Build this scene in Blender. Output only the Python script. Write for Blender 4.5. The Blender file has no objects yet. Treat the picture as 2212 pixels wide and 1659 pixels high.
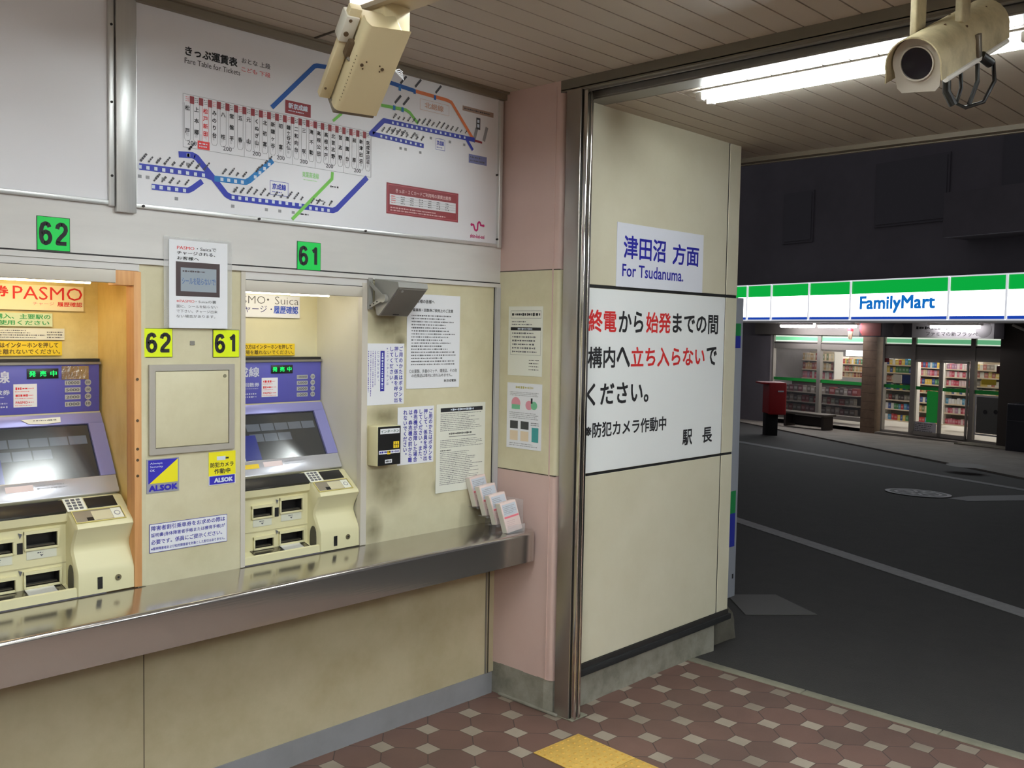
import bpy, bmesh, math, random
from mathutils import Vector, Matrix
random.seed(7)
SC = bpy.context.scene
COL = SC.collection
PI = math.pi

# ---------------------------------------------------------------- camera (survey of the photograph: 2212x1659)
CX, CY, H = 1106.0, 829.5, 1.6
_vx = Vector((3066-CX, 752-CY)); _vy = Vector((-1040-CX, 678-CY))
FPX = math.sqrt(-(_vx.dot(_vy)))
_X = Vector((_vx.x, -_vx.y, -FPX)).normalized()
_Y = Vector((_vy.x, -_vy.y, -FPX)).normalized()
_Z = _X.cross(_Y).normalized()
ROT = Matrix((_X, _Y, _Z))                       # camera axes -> world
cam_d = bpy.data.cameras.new('camera'); cam = bpy.data.objects.new('camera', cam_d); COL.objects.link(cam)
cam.matrix_world = Matrix.Translation((0, 0, H)) @ ROT.to_4x4()
cam_d.sensor_fit = 'HORIZONTAL'; cam_d.sensor_width = 36; cam_d.lens = 36*FPX/2212
cam_d.clip_start = .05; cam_d.clip_end = 300
SC.camera = cam
CAM = Vector((0, 0, H))
def ray(px, py): return ROT @ Vector((px-CX, -(py-CY), -FPX))
def onz(px, py, z): d = ray(px, py); return d*((z-H)/d.z)+CAM
def ony(px, py, y): d = ray(px, py); return d*(y/d.y)+CAM
def onx(px, py, x): d = ray(px, py); return d*(x/d.x)+CAM
def atd(px, py, dep): return ray(px, py)/FPX*dep+CAM

# ---------------------------------------------------------------- world, exposure
w = bpy.data.worlds.new('night'); SC.world = w; w.use_nodes = True
w.node_tree.nodes['Background'].inputs[0].default_value = (.86, .84, .92, 1)
w.node_tree.nodes['Background'].inputs[1].default_value = .068
SC.view_settings.view_transform = 'Standard'; SC.view_settings.look = 'None'
SC.view_settings.exposure = 0.72; SC.view_settings.gamma = 1; SC.view_settings.use_curve_mapping = False
SC.cycles.use_denoising = True
SC.cycles.max_bounces = 8; SC.cycles.diffuse_bounces = 4; SC.cycles.glossy_bounces = 4
SC.cycles.caustics_reflective = False; SC.cycles.caustics_refractive = False
SC.cycles.sample_clamp_indirect = 4.0
TUBE = 58.0          # radiance of the fluorescent tubes
STORE_TUBE = 45.0

# ---------------------------------------------------------------- materials
MATS = {}
def lin(c):
    return tuple(((v/255+.055)/1.055)**2.4 if v > 10 else v/255/12.92 for v in c)
def mat(name, rgb, rough=.5, metal=0, dirt=0, dscale=6, dcol=None, bump=0, bscale=60, emit=0, stretch=None, spec=.5, alpha=1, coat=0):
    """rgb is 0..255 sRGB of the material itself"""
    if name in MATS: return MATS[name]
    m = bpy.data.materials.new(name); m.use_nodes = True; MATS[name] = m
    nt = m.node_tree; b = nt.nodes['Principled BSDF']
    col = lin(rgb)+(1,)
    b.inputs['Base Color'].default_value = col
    b.inputs['Roughness'].default_value = rough
    b.inputs['Metallic'].default_value = metal
    b.inputs['Specular IOR Level'].default_value = spec
    if coat: b.inputs['Coat Weight'].default_value = coat; b.inputs['Coat Roughness'].default_value = .05
    if emit:
        b.inputs['Emission Color'].default_value = col; b.inputs['Emission Strength'].default_value = emit
    if alpha < 1: b.inputs['Alpha'].default_value = alpha
    if dirt or bump or stretch:
        tc = nt.nodes.new('ShaderNodeTexCoord'); mp = nt.nodes.new('ShaderNodeMapping')
        nt.links.new(tc.outputs['Object'], mp.inputs[0])
        if stretch: mp.inputs['Scale'].default_value = stretch
        if dirt:
            n = nt.nodes.new('ShaderNodeTexNoise'); n.inputs['Scale'].default_value = dscale; n.inputs['Detail'].default_value = 6
            n.inputs['Roughness'].default_value = .65
            nt.links.new(mp.outputs[0], n.inputs['Vector'])
            r = nt.nodes.new('ShaderNodeValToRGB'); r.color_ramp.elements[0].position = .38; r.color_ramp.elements[1].position = .68
            r.color_ramp.elements[0].color = (0, 0, 0, 1); r.color_ramp.elements[1].color = (dirt, dirt, dirt, 1)
            nt.links.new(n.outputs['Fac'], r.inputs[0])
            mx = nt.nodes.new('ShaderNodeMix'); mx.data_type = 'RGBA'
            mx.inputs['A'].default_value = col
            mx.inputs['B'].default_value = (lin(dcol) if dcol else tuple(c*.45 for c in col[:3]))+(1,)
            nt.links.new(r.outputs[0], mx.inputs['Factor']); nt.links.new(mx.outputs['Result'], b.inputs['Base Color'])
        if bump:
            n2 = nt.nodes.new('ShaderNodeTexNoise'); n2.inputs['Scale'].default_value = bscale; n2.inputs['Detail'].default_value = 4
            nt.links.new(mp.outputs[0], n2.inputs['Vector'])
            bp = nt.nodes.new('ShaderNodeBump'); bp.inputs['Strength'].default_value = bump; bp.inputs['Distance'].default_value = .004
            nt.links.new(n2.outputs['Fac'], bp.inputs['Height']); nt.links.new(bp.outputs[0], b.inputs['Normal'])
    return m
def emis(name, rgb, s, rough=.3, spec=.5):
    if name in MATS: return MATS[name]
    m = bpy.data.materials.new(name); m.use_nodes = True; MATS[name] = m
    nt = m.node_tree; b = nt.nodes['Principled BSDF']
    b.inputs['Base Color'].default_value = (0, 0, 0, 1); b.inputs['Roughness'].default_value = rough; b.inputs['Specular IOR Level'].default_value = spec
    b.inputs['Emission Color'].default_value = lin(rgb)+(1,); b.inputs['Emission Strength'].default_value = s
    return m

CREAM = mat('cream_steel_panel', (214, 207, 176), .45, dirt=.35, dscale=3, dcol=(160, 146, 100), bump=.05, bscale=12)
CREAM_L = mat('cream_lower_panel', (184, 173, 144), .5, dirt=.45, dscale=4, dcol=(150, 136, 98), bump=.05)
CREAMW = mat('cream_wall_tile', (214, 208, 186), .35, dirt=.25, dscale=2, dcol=(175, 165, 130))
PALE = mat('pale_painted_steel', (205, 198, 186), .4)
FASCIA = mat('fascia_grey_steel', (216, 213, 210), .35, dirt=.15, dscale=2, stretch=(1, 1, 6))
WHITEP = mat('white_sign_panel', (234, 233, 238), .35)
PAPER = mat('white_paper', (232, 233, 238), .6)
PAPER2 = mat('cream_paper', (228, 228, 216), .6)
ALU = mat('satin_aluminium', (214, 214, 213), .35, .6, stretch=(80, 80, .6), dirt=.12, dscale=4)
ALU_D = mat('dull_aluminium', (150, 146, 140), .45, .7)
STEEL = mat('brushed_stainless', (196, 190, 184), .16, .92, stretch=(1.2, 40, 40), bump=.03, bscale=6)
STEELV = mat('brushed_stainless_post', (176, 170, 162), .3, .85, stretch=(60, 60, .5), bump=.03, bscale=6)
STEEL_B = mat('bright_stainless', (225, 222, 216), .12, 1)
DARK = mat('dark_gap', (34, 31, 30), .7)
BLACK = mat('black_plastic', (26, 26, 27), .35)
BLACKM = mat('matt_black', (20, 20, 22), .8)
INK = mat('black_ink', (28, 28, 32), .7)
INKG = mat('grey_ink', (95, 95, 100), .7)
INKL = mat('light_grey_ink', (150, 150, 155), .7)
BLUEI = mat('blue_ink', (40, 38, 150), .6)
REDI = mat('red_ink', (214, 40, 44), .6)
PINKI = mat('faded_pink_ink', (226, 120, 130), .6)
GREENI = mat('green_ink', (60, 160, 95), .6)
GREEN = mat('green_label', (0, 214, 84), .45)
YELLOW = mat('fluorescent_yellow_label', (226, 245, 10), .45)
YELLOW2 = mat('yellow_label', (240, 205, 40), .5)
PINK = mat('pink_painted_steel', (208, 180, 172), .4, dirt=.15, dscale=2, dcol=(160, 120, 112))
CONC = mat('concrete', (150, 146, 134), .85, dirt=.7, dscale=7, dcol=(92, 90, 76), bump=.5, bscale=40)
CONC_L = mat('pale_kerb_stone', (132, 128, 112), .85, dirt=.5, dscale=9, dcol=(96, 94, 80), bump=.4)
WOOD = mat('bare_orange_timber', (222, 168, 112), .6, dirt=.5, dscale=3, dcol=(186, 120, 66), stretch=(14, 14, 1))
GREYB = mat('blue_grey_baseboard', (138, 138, 142), .5, dirt=.3, dscale=6, dcol=(105, 104, 104))
MCREAM = mat('machine_cream_plastic', (220, 213, 172), .38)
MBLUE = mat('machine_blue_panel', (88, 88, 176), .4)
MLAV = mat('machine_lavender_bezel', (146, 146, 205), .3, .2)
MSILV = mat('machine_silver_bezel', (205, 205, 214), .25, .5)
BEIGE = mat('cctv_beige_paint', (212, 197, 158), .4)
BEIGE2 = mat('weathered_cctv_paint', (196, 182, 145), .5, dirt=.8, dscale=7, dcol=(98, 84, 58))
RUST = mat('rust_spot', (84, 66, 44), .8)
SPK = mat('speaker_grey', (150, 149, 144), .5)
SPKD = mat('speaker_grille', (104, 100, 94), .6)
LAMP_W = mat('lamp_white_enamel', (235, 232, 226), .3)
HEAD = mat('bronze_header_steel', (122, 116, 104), .4, .35, stretch=(30, 1, 1), dirt=.2, dscale=3)
CEILM = mat('ceiling_plank', (192, 181, 166), .55, dirt=.12, dscale=1.2)
CEILD = mat('ceiling_groove', (74, 66, 56), .8)
CORN = mat('cornice_brown', (128, 118, 102), .5)

# ---------------------------------------------------------------- mesh builder
class Frame:
    def __init__(s, o, u, v, n): s.o, s.u, s.v, s.n = Vector(o), Vector(u), Vector(v), Vector(n)
    def __call__(s, p): return s.o+s.u*p[0]+s.v*p[1]+s.n*p[2]
YA = 2.904
WORLD = Frame((0, 0, 0), (1, 0, 0), (0, 1, 0), (0, 0, 1))
WALL_A = Frame((0, YA, 0), (1, 0, 0), (0, 0, 1), (0, -1, 0))          # w = distance out of the ticket wall
YB = 2.5
WALL_B = Frame((0, YB, 0), (1, 0, 0), (0, 0, 1), (0, -1, 0))
XP = 2.95
PILLAR = Frame((XP, 0, 0), (0, -1, 0), (0, 0, 1), (-1, 0, 0))         # u = -y
_GL = {}
def glyphs(body, bold):
    k = (body, bold)
    if k in _GL: return _GL[k]
    c = bpy.data.curves.new('txt', 'FONT'); c.body = body; c.resolution_u = 2; c.offset = min(bold, 0)
    o = bpy.data.objects.new('txt', c); COL.objects.link(o)
    bpy.context.view_layer.update()
    dg = bpy.context.evaluated_depsgraph_get()
    me = bpy.data.meshes.new_from_object(o.evaluated_get(dg))
    vs = [(v.co.x, v.co.y, 0) for v in me.vertices]; fs = [tuple(p.vertices) for p in me.polygons]
    if bold > 0:
        n = len(vs); base, fb = vs, fs; vs, fs = [], []
        sh = ((-1, -1), (1, -1), (1, 1), (-1, 1)) if bold > .011 else ((-1, 0), (1, 0))
        for i, (dx, dy) in enumerate(sh):
            vs += [(x+dx*bold, y+dy*bold, i*.00004) for x, y, _ in base]; fs += [tuple(k+i*n for k in f) for f in fb]
    bpy.data.meshes.remove(me); bpy.data.objects.remove(o); bpy.data.curves.remove(c)
    _GL[k] = (vs, fs); return _GL[k]
class MB:
    def __init__(s, frame=WORLD): s.f = frame; s.v = []; s.fc = []; s.mi = []; s.mats = []
    def m(s, m):
        if m not in s.mats: s.mats.append(m)
        return s.mats.index(m)
    def add(s, vs, fs, m, frame=None):
        f = frame or s.f; b = len(s.v); i = s.m(m)
        s.v += [f(p) for p in vs]
        for q in fs: s.fc.append(tuple(b+k for k in q)); s.mi.append(i)
    def box(s, u0, u1, v0, v1, w0, w1, m, bev=0, seg=2, frame=None):
        if bev:
            bm = bmesh.new(); bmesh.ops.create_cube(bm, size=1)
            for x in bm.verts: x.co = Vector(((u0+u1)/2+x.co.x*(u1-u0), (v0+v1)/2+x.co.y*(v1-v0), (w0+w1)/2+x.co.z*(w1-w0)))
            bmesh.ops.bevel(bm, geom=bm.edges[:], offset=bev, segments=seg, affect='EDGES', profile=.5)
            s.bm(bm, m, frame); return
        p = [(u, v, w_) for w_ in (w0, w1) for v in (v0, v1) for u in (u0, u1)]
        s.add(p, [(0, 2, 3, 1), (4, 5, 7, 6), (0, 1, 5, 4), (2, 6, 7, 3), (0, 4, 6, 2), (1, 3, 7, 5)], m, frame)
    def bm(s, bm, m, frame=None):
        bm.verts.index_update()
        s.add([tuple(x.co) for x in bm.verts], [tuple(x.index for x in f.verts) for f in bm.faces], m, frame); bm.free()
    def rect(s, u0, u1, v0, v1, w_, m):
        s.add([(u0, v0, w_), (u1, v0, w_), (u1, v1, w_), (u0, v1, w_)], [(0, 1, 2, 3)], m)
    def poly(s, pts, m): s.add(pts, [tuple(range(len(pts)))], m)
    def prism(s, pts, w0, w1, m, frame=None):
        n = len(pts)
        vs = [(p[0], p[1], w0) for p in pts]+[(p[0], p[1], w1) for p in pts]
        s.add(vs, [tuple(range(n))[::-1], tuple(range(n, 2*n))]+[(i, (i+1) % n, n+(i+1) % n, n+i) for i in range(n)], m, frame)
    def loft(s, rings, m, cap=True, closed=True, frame=None):
        n = len(rings[0]); vs = [p for r in rings for p in r]; fs = []
        for k in range(len(rings)-1):
            for i in range(n if closed else n-1):
                j = (i+1) % n; fs.append((k*n+i, k*n+j, (k+1)*n+j, (k+1)*n+i))
        if cap and closed: fs += [tuple(range(n))[::-1], tuple((len(rings)-1)*n+i for i in range(n))]
        s.add(vs, fs, m, frame)
    def tube(s, pts, r, m, seg=10, frame=None):
        pts = [Vector(p) for p in pts]; rings = []; up = None
        for i, p in enumerate(pts):
            t = (pts[min(i+1, len(pts)-1)]-pts[max(i-1, 0)]).normalized()
            if up is None: up = t.orthogonal().normalized()
            a = (up-t*up.dot(t)).normalized(); up = a; b = t.cross(a)
            rr = r[i] if isinstance(r, (list, tuple)) else r
            rings.append([tuple(p+(a*math.cos(k*2*PI/seg)+b*math.sin(k*2*PI/seg))*rr) for k in range(seg)])
        s.loft(rings, m, frame=frame)
    def disc(s, u, v, r, w0, w1, m, seg=20, frame=None):
        s.prism([(u+r*math.cos(k*2*PI/seg), v+r*math.sin(k*2*PI/seg)) for k in range(seg)], w0, w1, m, frame)
    def line(s, pts, wd, w_, m):
        for (a, b) in zip(pts[:-1], pts[1:]):
            a = Vector(a[:2]); b = Vector(b[:2]); d = (b-a).normalized(); q = Vector((-d.y, d.x))*wd/2
            s.add([(*(a-q), w_), (*(b-q), w_), (*(b+q), w_), (*(a+q), w_)], [(0, 1, 2, 3)], m)
        for p in pts[1:-1]:
            s.add([(p[0]+wd/2*math.cos(k*PI/6), p[1]+wd/2*math.sin(k*PI/6), w_+.00005) for k in range(12)], [tuple(range(12))], m)
    def frame_rect(s, u0, u1, v0, v1, t, w_, m):
        s.rect(u0, u1, v0, v0+t, w_, m); s.rect(u0, u1, v1-t, v1, w_, m); s.rect(u0, u0+t, v0+t, v1-t, w_, m); s.rect(u1-t, u1, v0+t, v1-t, w_, m)
    def text(s, body, u0, u1, v0, v1, w_, m, bold=.012, rot=0):
        vs, fs = glyphs(body, bold)
        if not vs: return
        a = min(p[0] for p in vs); b = max(p[0] for p in vs); c = min(p[1] for p in vs); d = max(p[1] for p in vs)
        su = (u1-u0)/max(b-a, 1e-6); sv = (v1-v0)/max(d-c, 1e-6)
        s.add([(u0+(p[0]-a)*su, v0+(p[1]-c)*sv, w_+p[2]) for p in vs], fs, m)
    def textq(s, body, q, w_, m, bold=.012):
        """text fitted to a parallelogram q = lower-left, lower-right, upper-left (u, v)"""
        vs, fs = glyphs(body, bold)
        a = min(p[0] for p in vs); b = max(p[0] for p in vs); c = min(p[1] for p in vs); d = max(p[1] for p in vs)
        L, R, T = Vector(q[0]), Vector(q[1]), Vector(q[2])
        out = []
        for p in vs:
            x = L+(R-L)*((p[0]-a)/(b-a))+(T-L)*((p[1]-c)/(d-c)); out.append((x.x, x.y, w_))
        s.add(out, fs, m)
    def vtext(s, body, u, vtop, size, pitch, w_, m, bold=.012):
        """one vertical column, u = centre"""
        for i, ch in enumerate(body):
            if ch == '　': continue
            vs, fs = glyphs(ch, bold)
            cv = vtop-pitch*i-size*.82
            if ch in '、。':
                s.add([(u+size*.05+p[0]*size, cv+size*.45+p[1]*size, w_+p[2]) for p in vs], fs, m)
            elif ch == 'ー':
                s.add([(u+(p[1]-.36)*size*.95, cv+size*.85-p[0]*size, w_+p[2]) for p in vs], fs, m)
            else:
                s.add([(u-size*.5+p[0]*size, cv+p[1]*size, w_+p[2]) for p in vs], fs, m)
    def greek(s, u0, u1, v0, v1, rows, w_, m, fill=.55, ragged=.3, vert=False):
        """rows of printing too small to read: short strokes of uneven length"""
        if vert:
            cw = (u1-u0)/rows
            for r in range(rows):
                uc = u1-cw*(r+.5); v = v1; end = v0+(v1-v0)*ragged*random.random()
                while v > end:
                    l = cw*random.uniform(.3, .75); hw = cw*fill/2*random.uniform(.5, 1)
                    s.rect(uc-hw, uc+hw, max(v-l, end), v, w_, m); v -= l+cw*random.uniform(.1, .4)
            return
        rh = (v1-v0)/rows
        for r in range(rows):
            vc = v1-rh*(r+.5); u = u0; end = u1-(u1-u0)*ragged*random.random()
            while u < end:
                l = rh*random.uniform(.25, .8); hh = rh*fill/2*random.uniform(.45, 1)
                s.rect(u, min(u+l, end), vc-hh, vc+hh, w_, m); u += l+rh*random.uniform(.1, .35)
    def build(s, name, parent=None, origin=None, smooth=30, label=None):
        me = bpy.data.meshes.new(name)
        if origin is None:
            xs = [p.x for p in s.v]; ys = [p.y for p in s.v]; zs = [p.z for p in s.v]
            origin = Vector(((min(xs)+max(xs))/2, (min(ys)+max(ys))/2, min(zs)))
        else: origin = Vector(origin)
        me.from_pydata([p-origin for p in s.v], [], s.fc)
        for m in s.mats: me.materials.append(m)
        me.polygons.foreach_set('material_index', s.mi)
        if smooth:
            me.polygons.foreach_set('use_smooth', [True]*len(me.polygons)); me.set_sharp_from_angle(angle=math.radians(smooth))
        me.update()
        o = bpy.data.objects.new(name, me); COL.objects.link(o)
        o['_w'] = list(origin)
        if parent is not None:
            o.parent = parent; o.location = origin-Vector(parent['_w'])
        else: o.location = origin
        if label: o['label'] = label
        return o
def nth(n): return '%d%s' % (n, 'th' if 10 <= n % 100 <= 20 else {1: 'st', 2: 'nd', 3: 'rd'}.get(n % 10, 'th'))
def tag(o, label=None, cat=None, group=None, kind=None):
    if label: o['label'] = label
    if cat: o['category'] = cat
    if group: o['group'] = group
    if kind: o['kind'] = kind
    return o
def struct(mb, name, parent=None, smooth=30):
    o = mb.build(name, parent, smooth=smooth)
    if parent is None: o['kind'] = 'structure'
    return o
def empty(name, loc, label, cat, group=None):
    o = bpy.data.objects.new(name, None); COL.objects.link(o); o.location = loc; o['_w'] = list(loc); o.empty_display_size = .05
    return tag(o, label, cat, group)
def copy_tree(o, parent=None):
    c = o.copy(); COL.objects.link(c)
    if parent is not None: c.parent = parent; c.matrix_parent_inverse = Matrix()
    for ch in [x for x in SC.objects if x.parent == o]: copy_tree(ch, c)
    return c
def holes(mb, u0, u1, v0, v1, hs, w_, m):
    """flat sheet with rectangular openings"""
    us = sorted(set([u0, u1]+[x for h in hs for x in h[:2] if u0 < x < u1])); vs = sorted(set([v0, v1]+[x for h in hs for x in h[2:4] if v0 < x < v1]))
    for a, b in zip(us[:-1], us[1:]):
        for c, d in zip(vs[:-1], vs[1:]):
            if any(h[0] <= (a+b)/2 <= h[1] and h[2] <= (c+d)/2 <= h[3] for h in hs): continue
            mb.rect(a, b, c, d, w_, m)
def A(px, py, y=YA): p = ony(px, py, y); return (p.x, p.z)
def rA(x0, y0, x1, y1, y=YA):
    xm, ym = (x0+x1)/2, (y0+y1)/2
    return A(x0, ym, y)[0], A(x1, ym, y)[0], A(xm, y1, y)[1], A(xm, y0, y)[1]
def B(px, py): return A(px, py, YB)
def Pl(px, py): p = onx(px, py, XP); return (-p.y, p.z)

# ================================================================= THE SETTING
ZC = 2.62; ZO = 2.545; XH = 2.951
Z_BAND0, Z_BAND1 = 1.81, 1.962
CT = .768
BAYS = [(.83, 1.337), (1.712, 2.212)]
# ticket wall, one sheet with the two machine alcoves cut out
mb = MB(WALL_A)
bays = [(a, b, .76, 1.742) for a, b in BAYS]
holes(mb, -2.0, 2.965, .70, Z_BAND0+.01, bays, 0, CREAM)
mb.box(-2.0, 2.965, Z_BAND0, Z_BAND1+.004, -.03, .006, FASCIA)
mb.rect(-2.0, 2.965, Z_BAND1, ZC+.05, -.004, WHITEP)
mb.box(-2.0, 2.965, Z_BAND0-.004, Z_BAND0+.001, .0, .007, DARK)
mb.box(-2.0, 2.965, Z_BAND0-.02, Z_BAND0-.004, .0, .01, FASCIA)
# seams of the panels
for px, py0, py1 in ((525, 620, 1230),):
    pass
mb.box(2.918, 2.924, .77, Z_BAND0-.02, 0, .0015, DARK)
struct(mb, 'wall_back')
mb = MB(WALL_A)
mb.rect(-2.0, 2.965, .094, .71, .0, CREAM_L)
for x in (1.355, .45): mb.box(x-.0012, x+.0012, .094, .7, 0, .0012, CEILD)
x_ = A(1050, 1300)[0]
mb.box(x_-.004, x_+.004, .0, .7, 0, .004, ALU_D); mb.box(x_+.012, x_+.018, .0, .7, 0, .003, CEILD)
struct(mb, 'wall_back_lower')
def grime_material():
    m = bpy.data.materials.new('grime'); m.use_nodes = True; nt = m.node_tree; N = nt.nodes; L = nt.links; b = N['Principled BSDF']
    b.inputs['Base Color'].default_value = lin((120, 108, 74))+(1,); b.inputs['Roughness'].default_value = .7
    tc = N.new('ShaderNodeTexCoord'); mp = N.new('ShaderNodeMapping'); mp.inputs['Location'].default_value = (-1, -1, -1); mp.inputs['Scale'].default_value = (2, 2, 2); L.new(tc.outputs['Generated'], mp.inputs[0])
    sp = N.new('ShaderNodeSeparateXYZ'); L.new(mp.outputs[0], sp.inputs[0]); cb = N.new('ShaderNodeCombineXYZ'); L.new(sp.outputs[0], cb.inputs[0]); L.new(sp.outputs[2], cb.inputs[1])
    gr = N.new('ShaderNodeTexGradient'); gr.gradient_type = 'SPHERICAL'; L.new(cb.outputs[0], gr.inputs[0])
    ns = N.new('ShaderNodeTexNoise'); ns.inputs['Scale'].default_value = 14; ns.inputs['Detail'].default_value = 6; L.new(tc.outputs['Object'], ns.inputs['Vector'])
    m1 = N.new('ShaderNodeMath'); m1.operation = 'MULTIPLY'; L.new(gr.outputs['Fac'], m1.inputs[0]); L.new(ns.outputs['Fac'], m1.inputs[1])
    m2 = N.new('ShaderNodeMath'); m2.operation = 'MULTIPLY'; m2.inputs[1].default_value = 1.05; m2.use_clamp = True; L.new(m1.outputs[0], m2.inputs[0]); L.new(m2.outputs[0], b.inputs['Alpha'])
    return m
GRIME = grime_material()
for k, (x0, y0, x1, y1) in enumerate(((780, 985, 900, 1110), (785, 650, 900, 760), (1000, 1040, 1085, 1170), (780, 1090, 830, 1190), (850, 720, 880, 760), (780, 870, 880, 930), (930, 1030, 960, 1075))):
    q = rA(x0, y0, x1, y1); mb = MB(WALL_A); mb.add([(q[0], q[2], .0006), (q[1], q[2], .0006), (q[1], q[3], .0006), (q[0], q[3], .0006)], [(0, 1, 2, 3)], GRIME); struct(mb, 'wall_back_stain_%d' % (k+1), smooth=0)
mb = MB(WALL_A); mb.box(-2.0, 2.94, 0, .094, .0, .006, GREYB)
struct(mb, 'baseboard_back')
mb = MB(WALL_A); mb.box(2.922, 2.948, .77, Z_BAND0-.02, 0, .012, mat('pale_aluminium', (196, 196, 200), .4, .2))
struct(mb, 'trim_1')
# cornice above the fare map
mb = MB(WALL_A); mb.box(-2.0, 2.965, 2.588, 2.615, 0, .03, CORN); mb.box(-2.0, 2.965, 2.612, 2.63, 0, .045, CORN)
struct(mb, 'trim_2')
# alcoves: back, sides, top, floor
YR = 3.20
for i, (a, b) in enumerate(BAYS):
    warm = i == 0
    back = mat('alcove_back_yellowed' if warm else 'alcove_back_cream', (232, 214, 152) if warm else (226, 220, 186), .5, dirt=.5 if warm else .15, dscale=5, dcol=(178, 150, 82) if warm else (186, 176, 130))
    side = mat('alcove_side_yellow_lit' if warm else 'alcove_side_grey', (236, 206, 134) if warm else (222, 218, 202), .5, dirt=.6 if warm else .1, dscale=5, dcol=(196, 150, 66) if warm else (190, 184, 165), stretch=(1, 1, .5))  # left side: yellow lamp tint put into the cream, plus golden stain
    mb = MB(WALL_A); a2, b2, z0, z1 = a-.02, b+.004, .7, 1.80
    mb.add([(a2, z0, -.30), (b2, z0, -.30), (b2, z1, -.30), (a2, z1, -.30)], [(0, 1, 2, 3)], back)
    for x in (a2, b2): mb.add([(x, z0, 0), (x, z0, -.30), (x, z1, -.30), (x, z1, 0)], [(0, 1, 2, 3)], side)
    mb.add([(a2, z1, 0), (b2, z1, 0), (b2, z1, -.30), (a2, z1, -.30)], [(0, 1, 2, 3)], side)
    struct(mb, 'wall_alcove_%s' % ('left' if warm else 'right'))
# front rims of the alcoves
mb = MB(WALL_A); a, b = BAYS[1]
mb.box(a-.014, a+.003, .77, 1.79, -.004, .004, PALE); mb.box(b-.003, b+.024, .77, 1.775, -.02, .004, PALE)
mb.box(a, b+.02, 1.762, 1.79, -.002, .003, FASCIA); mb.box(a+.003, b-.003, 1.722, 1.760, -.03, .006, PALE, .002)
mb.box(a+.003, b-.003, 1.7590, 1.7625, -.005, .004, DARK)
struct(mb, 'trim_3')
mb = MB(WALL_A); a, b = BAYS[0]
mb.box(a-.1, b-.069, 1.728, 1.768, -.03, .008, PALE, .002); mb.box(a-.1, b+.005, 1.768, 1.789, -.002, .006, FASCIA); mb.box(a-.1, b-.07, 1.766, 1.769, -.002, .0075, CEILD)
struct(mb, 'trim_4')
mb = MB(WALL_A)
mb.box(b-.069, b+.004, 1.722, 1.768, -.05, .004, WOOD, .002)
mb.box(b-.012, b+.012, .77, 1.766, -.05, .005, WOOD, .002)
for z in (1.43, 1.30, 1.21, 1.175, 1.125): mb.disc(b-.002, z, .0045, .004, .007, RUST, 10)
struct(mb, 'trim_5')
# pier rims (thin pale edges either side of the pier between the machines)
mb = MB(WALL_A); mb.box(b+.012, b+.026, .77, 1.76, 0, .003, CREAM); struct(mb, 'trim_6')

# pillar: pink steel with a beige middle band, concrete foot
mb = MB()
YF = 2.555
def pillar(z0, z1, m, off=0, r=.022):
    pts = [(XP-off, YA+.03), (XP-off, YF+r-off)]
    pts += [(XP-off+r*(1-math.cos(t*PI/8)), YF-off+r*(1-math.sin(t*PI/8))) for t in range(1, 4)]
    pts += [(XP+r, YF-off), (3.03, YF-off), (3.03, YA+.03)]
    mb.prism([(p[0], p[1]) for p in pts], z0, z1, m)
pillar(1.006, 1.858, CREAM, .001); pillar(1.860, 2.66, PINK); pillar(.138, 1.004, PINK)
mb.box(XP-.003, XP+.0, 2.59, 2.596, .14, 2.6, MATS['pink_painted_steel'])
mb.prism([(XP-.0015, YA), (XP-.0015, 2.56), (3.0, 2.56), (3.0, YA)], 1.003, 1.007, CEILD); mb.prism([(XP-.0015, YA), (XP-.0015, 2.56), (3.0, 2.56), (3.0, YA)], 1.857, 1.861, CEILD)
struct(mb, 'wall_pillar', smooth=40)
mb = MB()
import_pts = [(XP+.004, YA+.02), (XP-.004, 2.80), (XP+.002, 2.68), (XP-.002, 2.60), (XP+.012, YF+.004), (XP+.05, YF-.002), (3.03, YF), (3.03, YA+.02)]
bm = bmesh.new()
N_ = 10; rings = []
for k in range(N_+1):
    z = .140*k/N_; rings.append([(p[0], p[1], z) for p in import_pts])
bm.free()
mb.loft(rings, CONC)
mb.box(XP-.012, XP+.002, 2.52, 2.86, 0, .012, CONC, .004)
mb.box(XP-.001, 3.05, 2.44, 2.58, 0, .006, CONC_L, .002)
struct(mb, 'trim_7', smooth=0)
# right wall of cream panels
XB0, XB1 = 3.02, 4.25
mb = MB(WALL_B)
SEAM = 4.142
g = .010
for x0, x1 in ((XB0, SEAM-g/2), (SEAM+g/2, XB1)):
    for z0, z1 in ((.20, .999), (1.011, 1.789), (1.803, ZO+.02)):
        mb.box(x0, x1, z0, z1, -.02, 0, CREAMW, .0015, 1)
mb.box(XB0, XB1-.004, .18, ZO+.02, -.2, -.0025, BLACKM)
mb.box(XB1-.004, XB1, .2, ZO+.02, -.2, -.004, CREAMW)
mb.box(XB0, XB1+.0, .176, .199, -.1, .006, DARK); mb.box(XB0, XB1+.01, .150, .178, -.1, .018, BLACKM, .003)
struct(mb, 'wall_right')
mb = MB()
pts = [(XB0, YB+.03)]
for k in range(9): pts.append((XB0+(4.17-XB0)*k/8, YB+.034+random.uniform(-.004, .004)))
pts += [(4.185, YB+.06), (4.18, YB+.2), (XB0, YB+.2)]
rings = [[(p[0], p[1]-.006*math.cos(z*9), z) for p in pts] for z in (-.08, -.03, .02, .06, .1, .13, .152)]
mb.loft(rings, CONC)
struct(mb, 'trim_8', smooth=0)

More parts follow.
